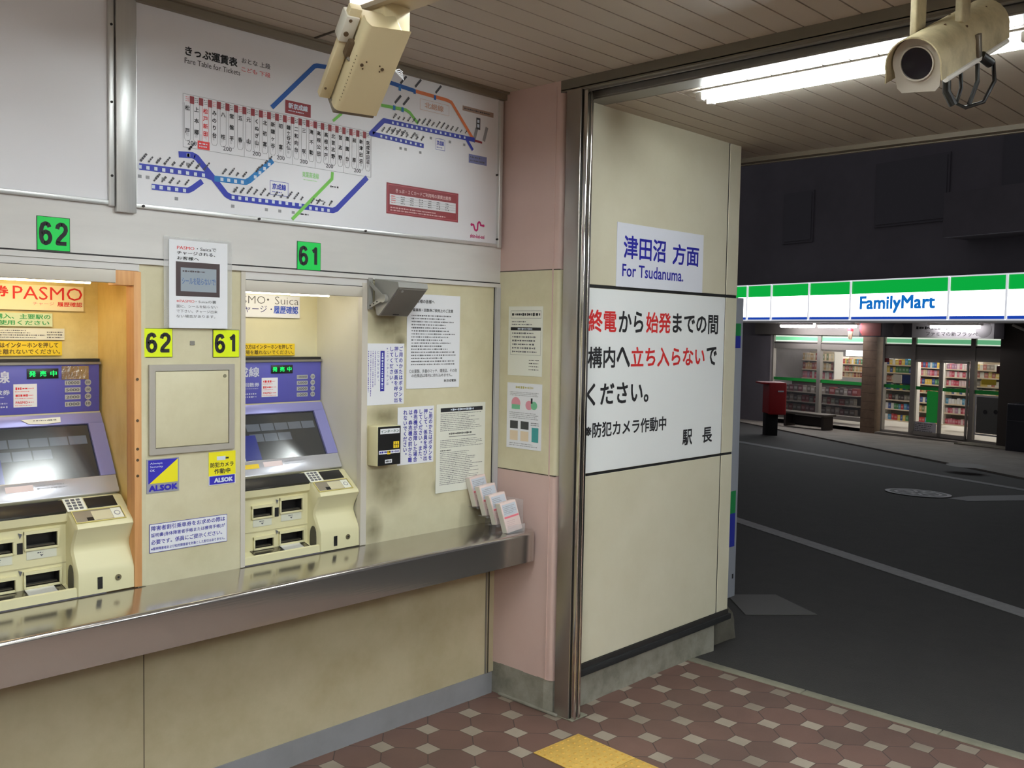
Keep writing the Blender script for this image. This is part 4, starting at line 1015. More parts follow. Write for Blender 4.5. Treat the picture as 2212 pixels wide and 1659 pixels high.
mb.greek(u0+ww*.25, u1-ww*.25, v1-hh*.09, v1-hh*.04, 1, iw, mat('olive_ink', (185, 175, 110), .6), .8, 0); mb.greek(u0+ww*.08, u1-ww*.08, v1-hh*.20, v1-hh*.13, 3, iw, INKL, .5)
PK = mat('drawing_pink', (222, 150, 165), .6); GN = mat('drawing_green', (120, 190, 150), .6); TL = mat('teal_block', (60, 150, 150), .6); BG = mat('beige_block', (228, 208, 180), .6)
mb.disc(u0+ww*.26, v1-hh*.31, ww*.13, .003, iw, PK, 16); mb.rect(u0+ww*.14, u0+ww*.38, v1-hh*.40, v1-hh*.33, iw+.0002, GN); mb.disc(u0+ww*.64, v1-hh*.33, ww*.10, .003, iw, PK, 14); mb.disc(u0+ww*.78, v1-hh*.33, ww*.09, .003, iw+.0002, GN, 14); mb.rect(u0+ww*.69, u0+ww*.74, v1-hh*.30, v1-hh*.22, iw+.0004, INK)
mb.greek(u0+ww*.08, u1-ww*.08, v1-hh*.55, v1-hh*.44, 4, iw, INKL, .5)
for k in range(2):
    x = u0+ww*(.10+.31*k); mb.rect(x, x+ww*.23, v1-hh*.70, v1-hh*.58, iw, mat('dark_block', (60, 62, 62), .6)); mb.rect(x, x+ww*.23, v1-hh*.88, v1-hh*.73, iw, BG)
mb.rect(u1-ww*.27, u1-ww*.08, v1-hh*.88, v1-hh*.66, iw, TL); mb.greek(u1-ww*.30, u1-ww*.05, v1-hh*.64, v1-hh*.58, 2, iw, INKG, .5); mb.greek(u0+ww*.08, u1-ww*.08, v0+hh*.03, v0+hh*.09, 2, iw, INKL, .5)
done(mb, 'pillar_notice', 'lower coloured leaflet with dark and teal blocks on the pink pillar', 'notice')
# leaflet bundles in a stepped clear holder
hold = empty('leaflet_holder', (2.9, 2.78, .768), 'clear stepped leaflet holder standing at the right end of the counter', 'holder')
mb = MB(); CLR = mat('clear_acrylic', (230, 230, 232), .1, alpha=.15)
steps = [((1086, 1139), .775, 2.672), ((1070, 1117), .80, 2.735), ((1057, 1096), .83, 2.795), ((1045, 1078), .86, 2.855)]
names = ['pinkish leaflet bundle lowest and nearest in the stepped holder', 'leaflet bundle second from the front in the stepped holder', 'leaflet bundle third from the front in the stepped holder', 'leaflet bundle rearmost and highest in the stepped holder']
LP = mat('leaflet_pale', (226, 205, 200), .55); LP2 = mat('leaflet_edge', (225, 220, 208), .6); LRED = mat('leaflet_pink_band', (226, 120, 135), .5); LGY = mat('leaflet_greyblue', (200, 205, 215), .5)
for i, (px, z0, y0) in enumerate(steps):
    p = ony(px[0]+6, px[1], y0); x0 = 2.788; z0 = z0-.004
    wdt, ht, thk, lean = .092, .128, .030, .16
    o_ = Vector((x0, y0, z0)); vv = Vector((-.22, lean, 1)).normalized(); uu = Vector((1, 0, .10)).normalized(); n3 = uu.cross(vv); n3 = n3 if n3.y < 0 else -n3
    vv = vv
    Ff = Frame(o_, uu, vv, n3)
    mb2 = MB(Ff); mb2.box(0, wdt, 0, ht, -thk, 0, LP, .002); mb2.box(-.0005, .002, .002, ht-.002, -thk+.003, -.003, LP2)
    mb2.rect(.006, wdt-.006, ht*.55, ht*.93, .0006, LGY); mb2.rect(.004, wdt-.004, ht*.47, ht*.53, .0008, LRED); mb2.greek(.010, wdt-.012, ht*.60, ht*.88, 5, .0010, INKL, .5, .4); mb2.greek(.010, wdt-.012, ht*.10, ht*.40, 5, .0008, mat('pale_ink', (205, 180, 180), .6), .5, .4)
    tag(mb2.build('leaflet_bundle'), names[i], 'leaflets', 'leaflet bundles in the stepped holder')
    mb.box(2.786, 2.886, y0-.006, y0-.002, max(.769, z0-.01), z0+.03, CLR); mb.box(2.786, 2.886, y0-.006, y0+.05, max(.769, z0-.006), max(.771, z0-.004), CLR)
mb.box(2.884, 2.888, 2.68, 2.90, .769, .90, CLR); mb.build('holder_body', hold, smooth=0)

# ---- signs on the right wall
u0, u1 = B(1331, 560)[0], B(1518, 560)[0]; v0 = 1.803; v1 = 2.115
v1 = (B(1332, 483)[1]+B(1522, 505)[1])/2; v0 = 1.8025
mb = MB(WALL_B); mb.box(u0, u1, v0, v1, .0008, .0022, mat('blue_white_sign', (226, 228, 238), .4)); iw = .0027
NV = mat('sign_navy', (34, 34, 150), .5)
a0, a1 = B(1346, 540)[0], B(1437, 545)[0]; vb = (B(1347, 560)[1]+B(1435, 566)[1])/2; vt = (B(1350, 507)[1]+B(1437, 520)[1])/2
mb.text('津田沼', a0, a1, vb, vt, iw, NV, .018); a2, a3 = B(1452, 548)[0], B(1509, 552)[0]; mb.text('方面', a2, a3, vb-.002, vt-.008, iw, NV, .018)
e0, e1 = B(1343, 590)[0], B(1475, 598)[0]; vb = (B(1343, 600)[1]+B(1475, 606)[1])/2-.016; vt = (B(1343, 570)[1]+B(1470, 582)[1])/2
mb.text('For Tsudanuma.', e0, e1, vb+.016, vt, iw, NV, .012)
done(mb, 'direction_sign', 'white sign with blue text on the upper right wall panel', 'sign')
mb = MB(WALL_B); u0 = 3.022; u1 = SEAM-.008; mb.box(u0, u1, 1.013, 1.7875, .0008, .0028, mat('grey_white_sign', (236, 238, 238), .35)); iw = .0033
def row(parts, ptop, pbot, edge=False):
    for s_, x0, x1, m in parts:
        ym = (ptop+pbot)/2
        a_, b_ = B(x0, ym)[0], B(x1, ym)[0]; vt = (B(x0, ptop)[1]+B(x1, ptop)[1])/2; vb = (B(x0, pbot)[1]+B(x1, pbot)[1])/2
        mb.text(s_, a_, b_, vb, vt, iw, m, .022)
RD = mat('sign_red', (206, 44, 44), .5)
def row2(parts, v0, v1):
    for s_, x0, x1, m in parts:
        a_, b_ = B(x0, 800)[0], B(x1, 800)[0]; mb.text(s_, a_, b_, v0, v1, iw, m, .02)
def vz(px, py): return B(px, py)[1]
row2([('終電', 1268, 1328, RD), ('から', 1333, 1386, INK), ('始発', 1392, 1445, RD), ('までの間', 1449, 1547, INK)], (vz(1300, 719)+vz(1500, 720))/2, (vz(1300, 670)+vz(1500, 678))/2)
row2([('構内', 1268, 1327, INK), ('へ', 1330, 1359, INK), ('立ち入らない', 1361, 1520, RD), ('で', 1524, 1546, INK)], (vz(1300, 796)+vz(1500, 789))/2, (vz(1300, 748)+vz(1500, 750))/2)
row2([('ください。', 1267, 1401, INK)], vz(1330, 873), vz(1330, 826))
row2([('※防犯カメラ作動中', 1266, 1441, INK)], (vz(1300, 946)+vz(1420, 929))/2, (vz(1300, 911)+vz(1420, 900))/2)
row2([('駅', 1477, 1498, INK), ('長', 1520, 1541, INK)], (vz(1487, 960)+vz(1530, 956))/2, (vz(1487, 927)+vz(1530, 922))/2)
done(mb, 'warning_sign', 'large grey-white warning sign with black and red text on the right wall', 'sign')
# sign board standing behind the wall end
root = empty('standing_sign', (4.4, 2.62, .19), 'narrow white sign board with green and blue patches behind the wall end', 'sign')
mb = MB(); mb.box(4.30, 4.492, 2.60, 2.64, .20, 1.80, mat('sign_edge_grey', (158, 162, 172), .4), .003); mb.build('board', root)
mb = MB(Frame((0, 2.60, 0), (1, 0, 0), (0, 0, 1), (0, -1, 0))); SGN = mat('patch_green', (30, 130, 70), .5); SBL2 = mat('patch_blue', (40, 50, 150), .5)
for z0, z1, m, n_ in ((1.60, 1.665, SGN, 'green_patch'), (1.535, 1.60, SBL2, 'blue_patch'), (.655, .775, SGN, 'green_patch'), (.475, .655, SBL2, 'blue_patch'), (.30, .325, INK, 'dark_clip')):
    mb = MB(Frame((0, 2.60, 0), (1, 0, 0), (0, 0, 1), (0, -1, 0))); mb.rect(4.31 if m is not INK else 4.455, 4.47, z0, z1, .001, m); mb.build(n_, root, smooth=0)

# tactile paving
YT = mat('tactile_yellow', (222, 182, 92), .65, dirt=.35, dscale=30, dcol=(168, 128, 60), bump=.3, bscale=150)
for i in range(4):
    y1 = 2.352-.292*i; mb = MB()
    mb.box(2.617, 2.872, y1-.289, y1, .0005, .004, YT, .001)
    for a in range(8):
        for b in range(9):
            x = 2.617+.255*(a+.5)/8; y = y1-.289*(b+.5)/9; S = 6
            mb.loft([[(x+r*math.cos(k*2*PI/S), y+r*math.sin(k*2*PI/S), z) for k in range(S)] for r, z in ((.0075, .0038), (.0045, .0068))], mat('tactile_dome', (205, 160, 70), .6))
    for v in mb.v:
        d = Vector((v.x-2.745, v.y-2.2, 0)); t = math.radians(-3.0 if 0 else -2.2); v.x, v.y = 2.745+d.x*math.cos(t)-d.y*math.sin(t), 2.2+d.x*math.sin(t)+d.y*math.cos(t)
    tag(mb.build('tactile_tile', smooth=40), ('yellow tactile paving tile nearest to the gate post', 'second yellow tactile tile from the gate post', 'yellow tactile tile at the lower edge of the view, third from the post', 'fourth yellow tactile tile from the gate post')[i], 'paving tile', 'yellow tactile paving tiles')

# ================================================================= CEILING FIXTURES
def fixture(x, y0, y1, z, label, W_=.19, s=1.0, skirt=True, flat=False):
    root = empty('fluorescent_lamp', (x, (y0+y1)/2, z), label, 'lamp')
    tz, tx, tr_ = (z-.0205, W_*.30, .0125) if flat else (z-.047, W_*.30, .0155)
    mb = MB()
    for sx in (-1, 1):
        if not flat: mb.add([(x+sx*W_/2, y0, z-.002), (x+sx*W_/2, y1, z-.002), (x+sx*W_*.22, y1, z-.030), (x+sx*W_*.22, y0, z-.030)], [(0, 1, 2, 3)], LAMP_W)
    mb.box(x-W_/2, x+W_/2, y0-.01, y1+.01, z-.006, z-.001, LAMP_W); (None if flat else mb.box(x-W_*.22, x+W_*.22, y0, y1, z-.031, z-.006, LAMP_W))
    mb.build('reflector', root)
    if skirt:  # plates added to hold lamp light off the wall tops
        for sx in (-1, 1):
            mb = MB(); xx = x+sx*(W_/2+.003); mb.box(xx-.003, xx+.003, y0-.01, y1+.01, z-.085, z-.001, LAMP_W); mb.build('side_shade', root)
        for yy in (y0-.012, y1+.012):
            mb = MB(); mb.box(x-W_/2-.006, x+W_/2+.006, yy-.003, yy+.003, z-.085, z-.001, LAMP_W); mb.build('end_shade', root)
    for sx in (-1, 1):
        mb = MB(); mb.tube([(x+sx*tx, y0+.03, tz), (x+sx*tx, y1-.03, tz)], tr_, emis('tube_glow_%d' % int(s*100), (240, 249, 250), TUBE*s), 14); mb.build('tube', root)
        for yy in (y0+.012, y1-.012):
            mb = MB(); mb.box(x+sx*tx-.013, x+sx*tx+.013, yy-.014, yy+.014, tz-tr_-.002, z-.006, LAMP_W, .003); mb.build('socket', root)
    return root
fixture(3.235, .90, 2.08, ZO, 'bright twin tube fluorescent lamp under the outer canopy', W_=.13, s=.62, skirt=False, flat=True)
fixture(3.315, -1.6, -.45, ZO, 'added second twin tube lamp under the outer canopy, unseen behind the viewer', s=2.0)  # added lamp out of view, brightens the right wall
fixture(1.72, .90, 2.03, ZC, 'twin tube lamp on the hall ceiling right of the hanging box', s=.75)
fixture(.55, .35, 1.5, ZC, 'twin tube lamp on the hall ceiling left of the hanging box', s=1.3)
fixture(.55, -2.4, -1.2, ZC, 'added twin tube lamp on the hall ceiling, unseen behind the viewer', s=2.6)  # added out of view to light the lower wall and pink pillar
fixture(2.1, -2.2, -1.0, ZC, 'added twin tube lamp on the hall ceiling, unseen behind the viewer, nearer the gate', s=2.6)  # another added lamp out of view, for the lower surfaces
fixture(-1.3, -.9, .3, ZC, 'added twin tube lamp at the unseen far left of the hall ceiling', s=2.6)  # added lamp out of view, lights the pillar from the left
# hanging box with the beige beam, its white side given a glow
root = empty('hanging_box', (1.5, 1.3, 2.36), 'white hanging box across the top of the view, its side made to glow', 'hanging box')
bx = onz(747, 31, 2.36); bx2 = onz(805, 44, 2.36)
x0, x1, y1 = bx.x, bx2.x, bx2.y
mb = MB(); mb.box(x0+.004, x1+.03, -1.0, y1, 2.366, ZC+.004, mat('box_beige', (190, 176, 155), .5), .003); mb.build('box_body', root)
mb = MB(); mb.box(x0, x0+.004, -1.0, y1-.002, 2.372, ZC-.01, emis('box_glow', (255, 252, 246), 1.6)); mb.build('glow_side', root)  # side made to glow so that it stays white
mb = MB(); mb.box(x0-.004, x0+.016, -1.0, y1-.05, 2.356, 2.366, mat('box_lip', (170, 158, 140), .5)); mb.box(x1+.03, x1+.095, -1.0, y1-.06, 2.44, ZC+.003, CORN, .003)
mb.box(x1+.03, x1+.06, y1-.2, y1-.12, 2.40, 2.44, DARK, .004); mb.build('rail', root)

# ================================================================= SECURITY CAMERAS
# first: seen from above and behind, pointing steeply down at the machines
A0, A1, B0 = atd(722, 238, 2.30), atd(793, 50, 2.13), atd(808, 262, 2.37)
a = (A1-A0); La = a.length; a.normalize(); wv = B0-A0; wv -= a*wv.dot(a); Wv = wv.length; wv.normalize(); nv = a.cross(wv); fw = ROT @ Vector((0, 0, -1))
if nv.dot(fw) > 0: nv = -nv                      # nv points back to the viewer
CF = Frame(A0, wv, a, nv)
root = empty('security_camera', tuple(A1), 'beige box security camera hanging from the white box, aimed down', 'security camera')
mb = MB(CF)
prof = []
S_ = 5; r = .016
def arc(cx, cy, r, a0, a1, n): return [(cx+r*math.cos(math.radians(a0+(a1-a0)*k/n)), cy+r*math.sin(math.radians(a0+(a1-a0)*k/n))) for k in range(n+1)]
# sunshield cross section in (u, w): skirt on left, rounded corner, flat face
sec = [(0, -.030)]+arc(r, -r, r, 180, 90, S_)+[(Wv, 0), (Wv, -.002)]+[(r, -.002)]+arc(r, -r, r-.002, 90, 180, S_)+[(.002, -.030)]
def swp(sec, v0, v1, m, mbx, vf=None):
    rings = []
    K = 10
    for k in range(K+1):
        t = k/K
        rings.append([(p[0], (v0+(v1-v0)*t) if vf is None else vf(t, p[0]), p[1]) for p in sec])
    mbx.loft([[(q[0], q[1], q[2]) for q in rg] for rg in rings], m, cap=False)
def topcut(t, u):
    f = u/Wv; top = La*(1-.055*math.sin(PI*min(1, max(0, f)))**1.0+.0*f); return top*t
swp(sec, 0, La, BEIGE, mb, topcut)
mb.build('sunshield', root, smooth=35)
mb = MB(CF); 
for (fu, fv) in ((.22, .56), (.30, .60), (.27, .52), (.70, .55), (.62, .58), (.66, .52)):
    big = (fu, fv) in ((.22, .56), (.70, .55)); mb.disc(Wv*fu, La*fv, .0042 if big else .0020, 0, .0022 if big else .0012, RUST, 10)
for k in range(14): mb.disc(r*.35, La*(.12+.04*k), .0009, -.004, -.001, RUST, 6)
mb.build('bolts', root)
mb = MB(CF); mb.box(.004, Wv-.006, -.004, La*.93, -.085, -.012, BEIGE, .006, 3); mb.build('housing', root)
mb = MB(CF); mb.box(.000, Wv-.002, -.012, .0, -.088, -.004, mat('hood_grey', (120, 112, 98), .5), .003); mb.build('lens_hood', root)
mb = MB(CF); mb.box(-.030, .0, .0, La*1.02, -.062, -.040, BEIGE, .004); mb.box(-.034, -.0, La*.66, La*.94, -.075, -.036, mat('bracket_pale', (205, 200, 186), .4), .005); mb.disc(-.022, La*.9, .004, -.036, -.034, RUST, 8); mb.disc(-.022, La*.76, .006, -.036, -.033, RUST, 10); mb.disc(-.022, La*.12, .003, -.040, -.038, RUST, 8)
mb.build('side_arm', root)
mb = MB(CF); mb.box(-.012, .006, La*.54, La*.72, -.045, -.022, RUST, .004); mb.tube([(-.006, La*.55, -.022), (.004, La*.53, -.018)], .004, ALU_D, 8); mb.build('hinge', root)
mb = MB(); t0 = CF((.0, La*.86, -.05)); mb.box(x0+.012, x1+.02, y1-.12, y1-.01, 2.30, 2.37, BEIGE, .004); mb.tube([Vector(t0), Vector(((x0+x1)/2+.02, y1-.07, 2.34))], .016, BEIGE, 12); mb.build('mount', root)
mb = MB(CF)
for k in range(5): mb.tube([(Wv, La*.55, -.004), (Wv+.012+.004*k, La*(.57-.02*k), -.006+.003*k), (Wv+.020+.003*k, La*(.56-.025*k), 0)], .0006, PAPER, 5)
mb.build('wire_tuft', root)
# second: facing the hall from under the canopy edge
Fp = atd(1981, 141, 2.0); Rp = atd(2122, 58, 2.21)
ax = (Fp-Rp).normalized(); Lc = (Fp-Rp).length
right = ROT @ Vector((1, 0, 0)); upc = ROT @ Vector((0, 1, 0))
th = math.radians(14); rr_ = right*math.cos(th)+upc*math.sin(th); rr_ -= ax*rr_.dot(ax); rr_.normalize(); tt = ax.cross(rr_); tt = tt if tt.dot(upc) > 0 else -tt
C2 = Frame(Fp, rr_, tt, ax)
root = empty('security_camera', tuple(Rp), 'weathered beige security camera with a round lens facing the hall', 'security camera')
R0 = .052
plate = arc(0, .006, R0, 200, -20, 22)+[(.045, -.046), (.036, -.056), (-.036, -.056), (-.045, -.046)]
mb = MB(C2); mb.prism(plate, -.006, .0, mat('lens_plate_grey', (178, 170, 158), .5)); mb.loft([[(.0365*math.cos(k*PI/16), .004+.0365*math.sin(k*PI/16), w_) for k in range(32)] for w_ in (0, .004)]+[[(.0335*math.cos(k*PI/16), .004+.0335*math.sin(k*PI/16), w_) for k in range(32)] for w_ in (.004, .001)], MATS['lens_plate_grey'], cap=False)
mb.build('front_plate', root, smooth=35)
mb = MB(C2); mb.disc(0, .004, .033, -.001, .0012, mat('lens_glass', (16, 18, 26), .05, coat=1), 32); mb.build('lens', root)
body = arc(0, .006, R0-.006, 200, -20, 18)+[(.034, -.044), (-.034, -.044)]
mb = MB(C2); mb.prism(body, -Lc*.93, -.006, BEIGE); mb.build('housing', root, smooth=35)
mb = MB(C2); R1 = .060
o1 = [(-R1-.002, -.030)]+arc(0, .002, R1, 190, -10, 14)+[(R1+.0, -.030)]
i1 = [(p[0]*.955, p[1]*.955+.0) for p in o1][::-1]
sec = o1+i1
rings = [[(p[0], p[1], v) for p in sec] for v in (-Lc*1.0, -.0, .022)]
mb.loft(rings, BEIGE2, cap=True); mb.build('sunshield', root, smooth=35)
mb = MB(C2); mb.tube([(.058, -.034, .0), (.060, -.034, -Lc*.95)], .006, LAMP_W, 10); mb.box(.056, .066, -.03, .02, -Lc*.50, -Lc*.45, mat('latch_grey', (120, 112, 100), .4, .6), .002); mb.build('latch_rail', root)
mb = MB(C2)
for (u, v, w_) in ((.02, .058, -.1), (-.01, .060, -.2), (.045, .042, -.15), (.03, .052, -.3)): mb.disc(u, v, .003, w_, w_+.002, RUST, 8)
mb.build('screws', root)
mb = MB()
for u, v, w_ in ((-.030, .055, -Lc*.22), (.028, .055, -Lc*.48)):
    p = C2((u, v, w_)); q_ = Vector((p.x-.02, p.y+.01, ZC-.05)); mb.box(p.x-.026, p.x+.026, p.y-.008, p.y+.008, p.z-.015, ZC-.02, BEIGE2, .004, 3); mb.disc(p.x, p.y, .004, p.z, p.z+.002, RUST)
mb.box(p.x-.10, p.x+.06, p.y-.06, p.y+.07, ZC-.07, ZC-.001, BEIGE2, .006)
mb.build('bracket', root)
mb = MB(C2); cb = [(.030, -.05, -Lc*.42), (.036, -.085, -Lc*.38), (.030, -.115, -Lc*.34), (.050, -.125, -.34*Lc), (.080, -.120, -Lc*.40), (.090, -.085, -Lc*.5), (.075, -.05, -Lc*.6)]
mb.tube(cb, .0045, BLACK, 8); mb.tube([(.010, -.05, -Lc*.35), (.016, -.085, -Lc*.30), (.030, -.115, -Lc*.30)], .009, BLACK, 10); mb.tube([(.055, -.045, -Lc*.5), (.060, -.08, -Lc*.46), (.052, -.122, -Lc*.38)], .005, BLACK, 8)
mb.tube([(.060, -.03, -Lc*.52), (.072, -.052, -Lc*.58)], .011, BLACK, 12); mb.build('cable', root)

# ================================================================= THE SHOP ACROSS THE ROAD
SO = Vector((24.118, 9.884, 0)); SU = Vector((-.28, -.96, 0)); SN = Vector((-.96, .28, 0))
SF = Frame(SO, SU, (0, 0, 1), SN)
def S(px, py, w_=0):
    d = ray(px, py); t = ((SO+SN*w_-CAM).dot(SN))/d.dot(SN); p = d*t+CAM-SO; return (p.dot(SU), p.z+0)
ZS = -.80
SFR = mat('shop_aluminium', (150, 146, 138), .5, .2); SWALL = mat('shop_dark_wall', (70, 64, 58), .7); SBR = mat('shop_brown_tile', (118, 98, 78), .6, dirt=.5, dscale=8, dcol=(92, 76, 60)); NIGHT = mat('building_render', (128, 124, 130), .8, dirt=.3, dscale=.6)
SIN = mat('shop_interior_wall', (225, 222, 214), .6); SFL = mat('shop_floor', (190, 186, 176), .35)
# building
bld = empty('shop_building', tuple(SF((0, ZS, -4))), 'dark building standing over the lit convenience store across the road', 'building')
mb = MB(SF)
mb.box(-14, 9, 3.02, 9.0, -9, .3, NIGHT)
mb.box(-14, -3.95, ZS-.3, 3.05, -9, -.0, NIGHT); mb.box(3.30, 9, ZS-.3, 3.05, -9, .25, SWALL)
mb.build('wall', bld, smooth=0)
mb = MB(SF); mb.box(-4.5, 9, 1.98, 2.06, -.1, 1.0, mat('soffit_white', (196, 194, 190), .6)); mb.box(-4.5, 4, 1.66, 1.98, -.12, .1, mat('shop_lintel', (120, 116, 110), .6)); mb.build('soffit', bld, smooth=0)
for u0, u1, v0, v1 in ((-3.3, -2.2, 4.2, 5.6), (-.2, 1.9, 4.4, 6.0), (3.2, 5.6, 4.6, 6.2)):
    mb = MB(SF); mb.box(u0, u1, v0, v1, .3, .34, mat('dull_frame', (114, 111, 117), .8)); mb.box(u0+.06, u1-.06, v0+.06, v1-.06, .34, .36, mat('dark_window', (110, 108, 114), .7)); mb.build('window', bld, smooth=0)
mb = MB(SF); mb.box(2.4, 7, 3.9, 4.15, .3, 1.2, NIGHT); mb.box(2.4, 7, 4.15, 4.9, 1.15, 1.2, NIGHT); mb.build('balcony', bld, smooth=0)
mb = MB(SF); mb.box(-.57, -.13, ZS-.2, 1.66, -.2, .12, SBR)
for k in range(11): mb.box(-.572, -.128, -.7+.22*k, -.694+.22*k, .12, .122, DARK)
mb.build('tiled_pillar', bld, smooth=0)
# interior
mb = MB(SF); zt = 1.75
mb.add([(-3.95, ZS, -5.5), (3.3, ZS, -5.5), (3.3, zt, -5.5), (-3.95, zt, -5.5)], [(0, 1, 2, 3)], SIN)
mb.add([(-3.95, ZS, -.1), (-3.95, ZS, -5.5), (-3.95, zt, -5.5), (-3.95, zt, -.1)], [(0, 1, 2, 3)], SIN); mb.add([(3.3, ZS, -.1), (3.3, ZS, -5.5), (3.3, zt, -5.5), (3.3, zt, -.1)], [(0, 1, 2, 3)], SIN)
mb.add([(-3.95, zt, -.1), (3.3, zt, -.1), (3.3, zt, -5.5), (-3.95, zt, -5.5)], [(0, 1, 2, 3)], SIN); mb.add([(-3.95, ZS+.02, -.1), (3.3, ZS+.02, -.1), (3.3, ZS+.02, -5.5), (-3.95, ZS+.02, -5.5)], [(0, 1, 2, 3)], SFL)
mb.build('shop_interior', bld, smooth=0)
for i, u in enumerate((-3.0, -1.4, .3, 1.5, 2.6)):
    root = empty('shop_lamp', tuple(SF((u, zt, -2.5))), 'ceiling lamp row inside the shop, %s from the left' % nth(i+1), 'lamp', 'ceiling lamps inside the shop')
    mb = MB(SF); mb.box(u-.09, u+.09, zt-.06, zt-.002, -5.0, -.6, LAMP_W); mb.build('lamp_body', root); mb = MB(SF); mb.box(u-.05, u+.05, zt-.08, zt-.06, -5.0, -.6, emis('shop_tube', (255, 250, 244), 14)); mb.build('tube', root)
# fascia sign
sign = empty('shop_sign', tuple(SF((0, 2.05, 1.0))), 'long lit green and white shop sign with blue lettering over the road', 'sign')
posts = [-4.45]+[S(x, 650, 1)[0] for x in (1615, 1667, 1748, 1838, 2050, 2175)]+[5.6]
ZG0, ZG1, ZG2 = 2.065, 2.70, 3.015
EG = emis('sign_green_lit', (0, 172, 62), .58); EW = emis('sign_white_lit', (244, 249, 255), 3.2); EB = emis('sign_blue_lit', (24, 70, 185), .5); EL = emis('sign_letter_blue', (16, 112, 200), .55)
mb = MB(SF); mb.box(-4.45, 5.6, ZG0-.02, ZG2+.02, .62, .98, ALU_D); mb.build('box', sign)
mb = MB(SF); mb.rect(-4.45, 5.6, ZG1, ZG2, 1.0, EG); mb.build('green_band', sign); mb = MB(SF); mb.rect(-4.45, 5.6, ZG0+.07, ZG1, 1.0, EW); mb.build('white_band', sign); mb = MB(SF); mb.rect(-4.45, 5.6, ZG0, ZG0+.07, 1.0, EB); mb.build('blue_strip', sign)
mb = MB(SF); PST = mat('sign_post_white', (225, 228, 235), .4, emit=.45)
for u in posts[1:-1]: mb.box(u-.025, u+.025, ZG0-.02, ZG2+.02, .98, 1.03, PST)
mb.box(-4.45, 5.6, ZG2, ZG2+.03, .96, 1.03, PST); mb.box(-4.45, 5.6, ZG0-.03, ZG0, .96, 1.03, PST); mb.build('mullions', sign)
mb = MB(SF); mb.text('FamilyMart', .02, 2.15, 2.215, 2.64, 1.012, EL, .032); mb.build('lettering', sign, smooth=0)
u_ = S(1676, 668, 1); mb = MB(SF); mb.text('新京成松戸新田店', u_[0], u_[0]+.8, 2.24, 2.32, 1.012, INKL, 0); mb.build('small_lettering', sign, smooth=0)
# soffit tubes
for px0, px1, wt_, g_ in ((1687, 1762, .62, 'left-most soffit tube below the shop sign'), (1768, 1852, .62, 'soffit tube between the left one and the red banner'), (2010, 2120, .62, 'soffit tube above the white end of the banner')):
    u0, u1 = S(px0, 702, .6)[0], S(px1, 702, .6)[0]; root = empty('soffit_lamp', tuple(SF(((u0+u1)/2, 1.95, .6))), g_, 'lamp')
    mb = MB(SF); mb.box(u0, u1, 1.93, 1.98, wt_-.1, wt_+.08, LAMP_W); mb.build('lamp_body', root); mb = MB(SF); mb.tube([(u0+.03, 1.90, wt_), (u1-.03, 1.90, wt_)], .045, emis('soffit_tube_%d' % (px0 > 2000), (255, 248, 255), STORE_TUBE*(.16 if px0 > 2000 else .55)), 10); mb.build('tube', root)
# banner
mb = MB(SF); b0, b1 = S(1855, 715, .45)[0], S(2168, 715, .45)[0]; vb, vt = S(1900, 728, .45)[1], S(1900, 694, .45)[1]
BD = mat('banner_dark', (58, 54, 60), .6); BW = mat('banner_white', (200, 200, 200), .6); BR = mat('banner_red', (190, 60, 70), .6)
mb.box(b0, b0+(b1-b0)*.40, vb, vt, .40, .43, BD); mb.box(b0+(b1-b0)*.40, b1, vb, vt-.02, .40, .43, BD); ww = b1-b0
mb.rect(b0+ww*.40, b1-ww*.06, vb, vt-.02, .432, BW); mb.disc(b0+ww*.05, (vb+vt)/2+.02, (vt-vb)*.48, .43, .434, BR, 18); mb.rect(b0+ww*.02, b0+ww*.17, vb+.03, vt-.02, .4345, mat('banner_meat', (140, 70, 62), .6)); mb.disc(b0+ww*.30, (vb+vt)/2, (vt-vb)*.42, .43, .433, mat('banner_round', (90, 84, 86), .6), 18)
mb.disc(b0+ww*.875, (vb+vt)/2+.02, (vt-vb)*.5, .4325, .435, mat('banner_grey', (150, 150, 150), .6), 18)
mb.greek(b0+ww*.43, b0+ww*.70, vb+.19, vb+.28, 1, .436, INK, .8, 0); mb.text('ファミマの新フラッペ', b0+ww*.50, b0+ww*.84, vb+.05, vb+.15, .436, INK, .01)
done(mb, 'banner', 'long dark and white product banner hanging under the shop sign', 'banner')
mb = MB(SF); u, v = S(1837, 720, .5); mb.loft([[(u+r*math.cos(k*PI/6), v2, .5+r*math.sin(k*PI/6)) for k in range(12)] for r, v2 in ((.045, v-.16), (.065, v+.05))], mat('cup_paper', (225, 200, 170), .6)); mb.disc(u, v+.08, .055, .45, .55, BR, 12)
tag(mb.build('cup_sign'), 'small cup shaped sign hanging at the left end of the banner', 'sign')
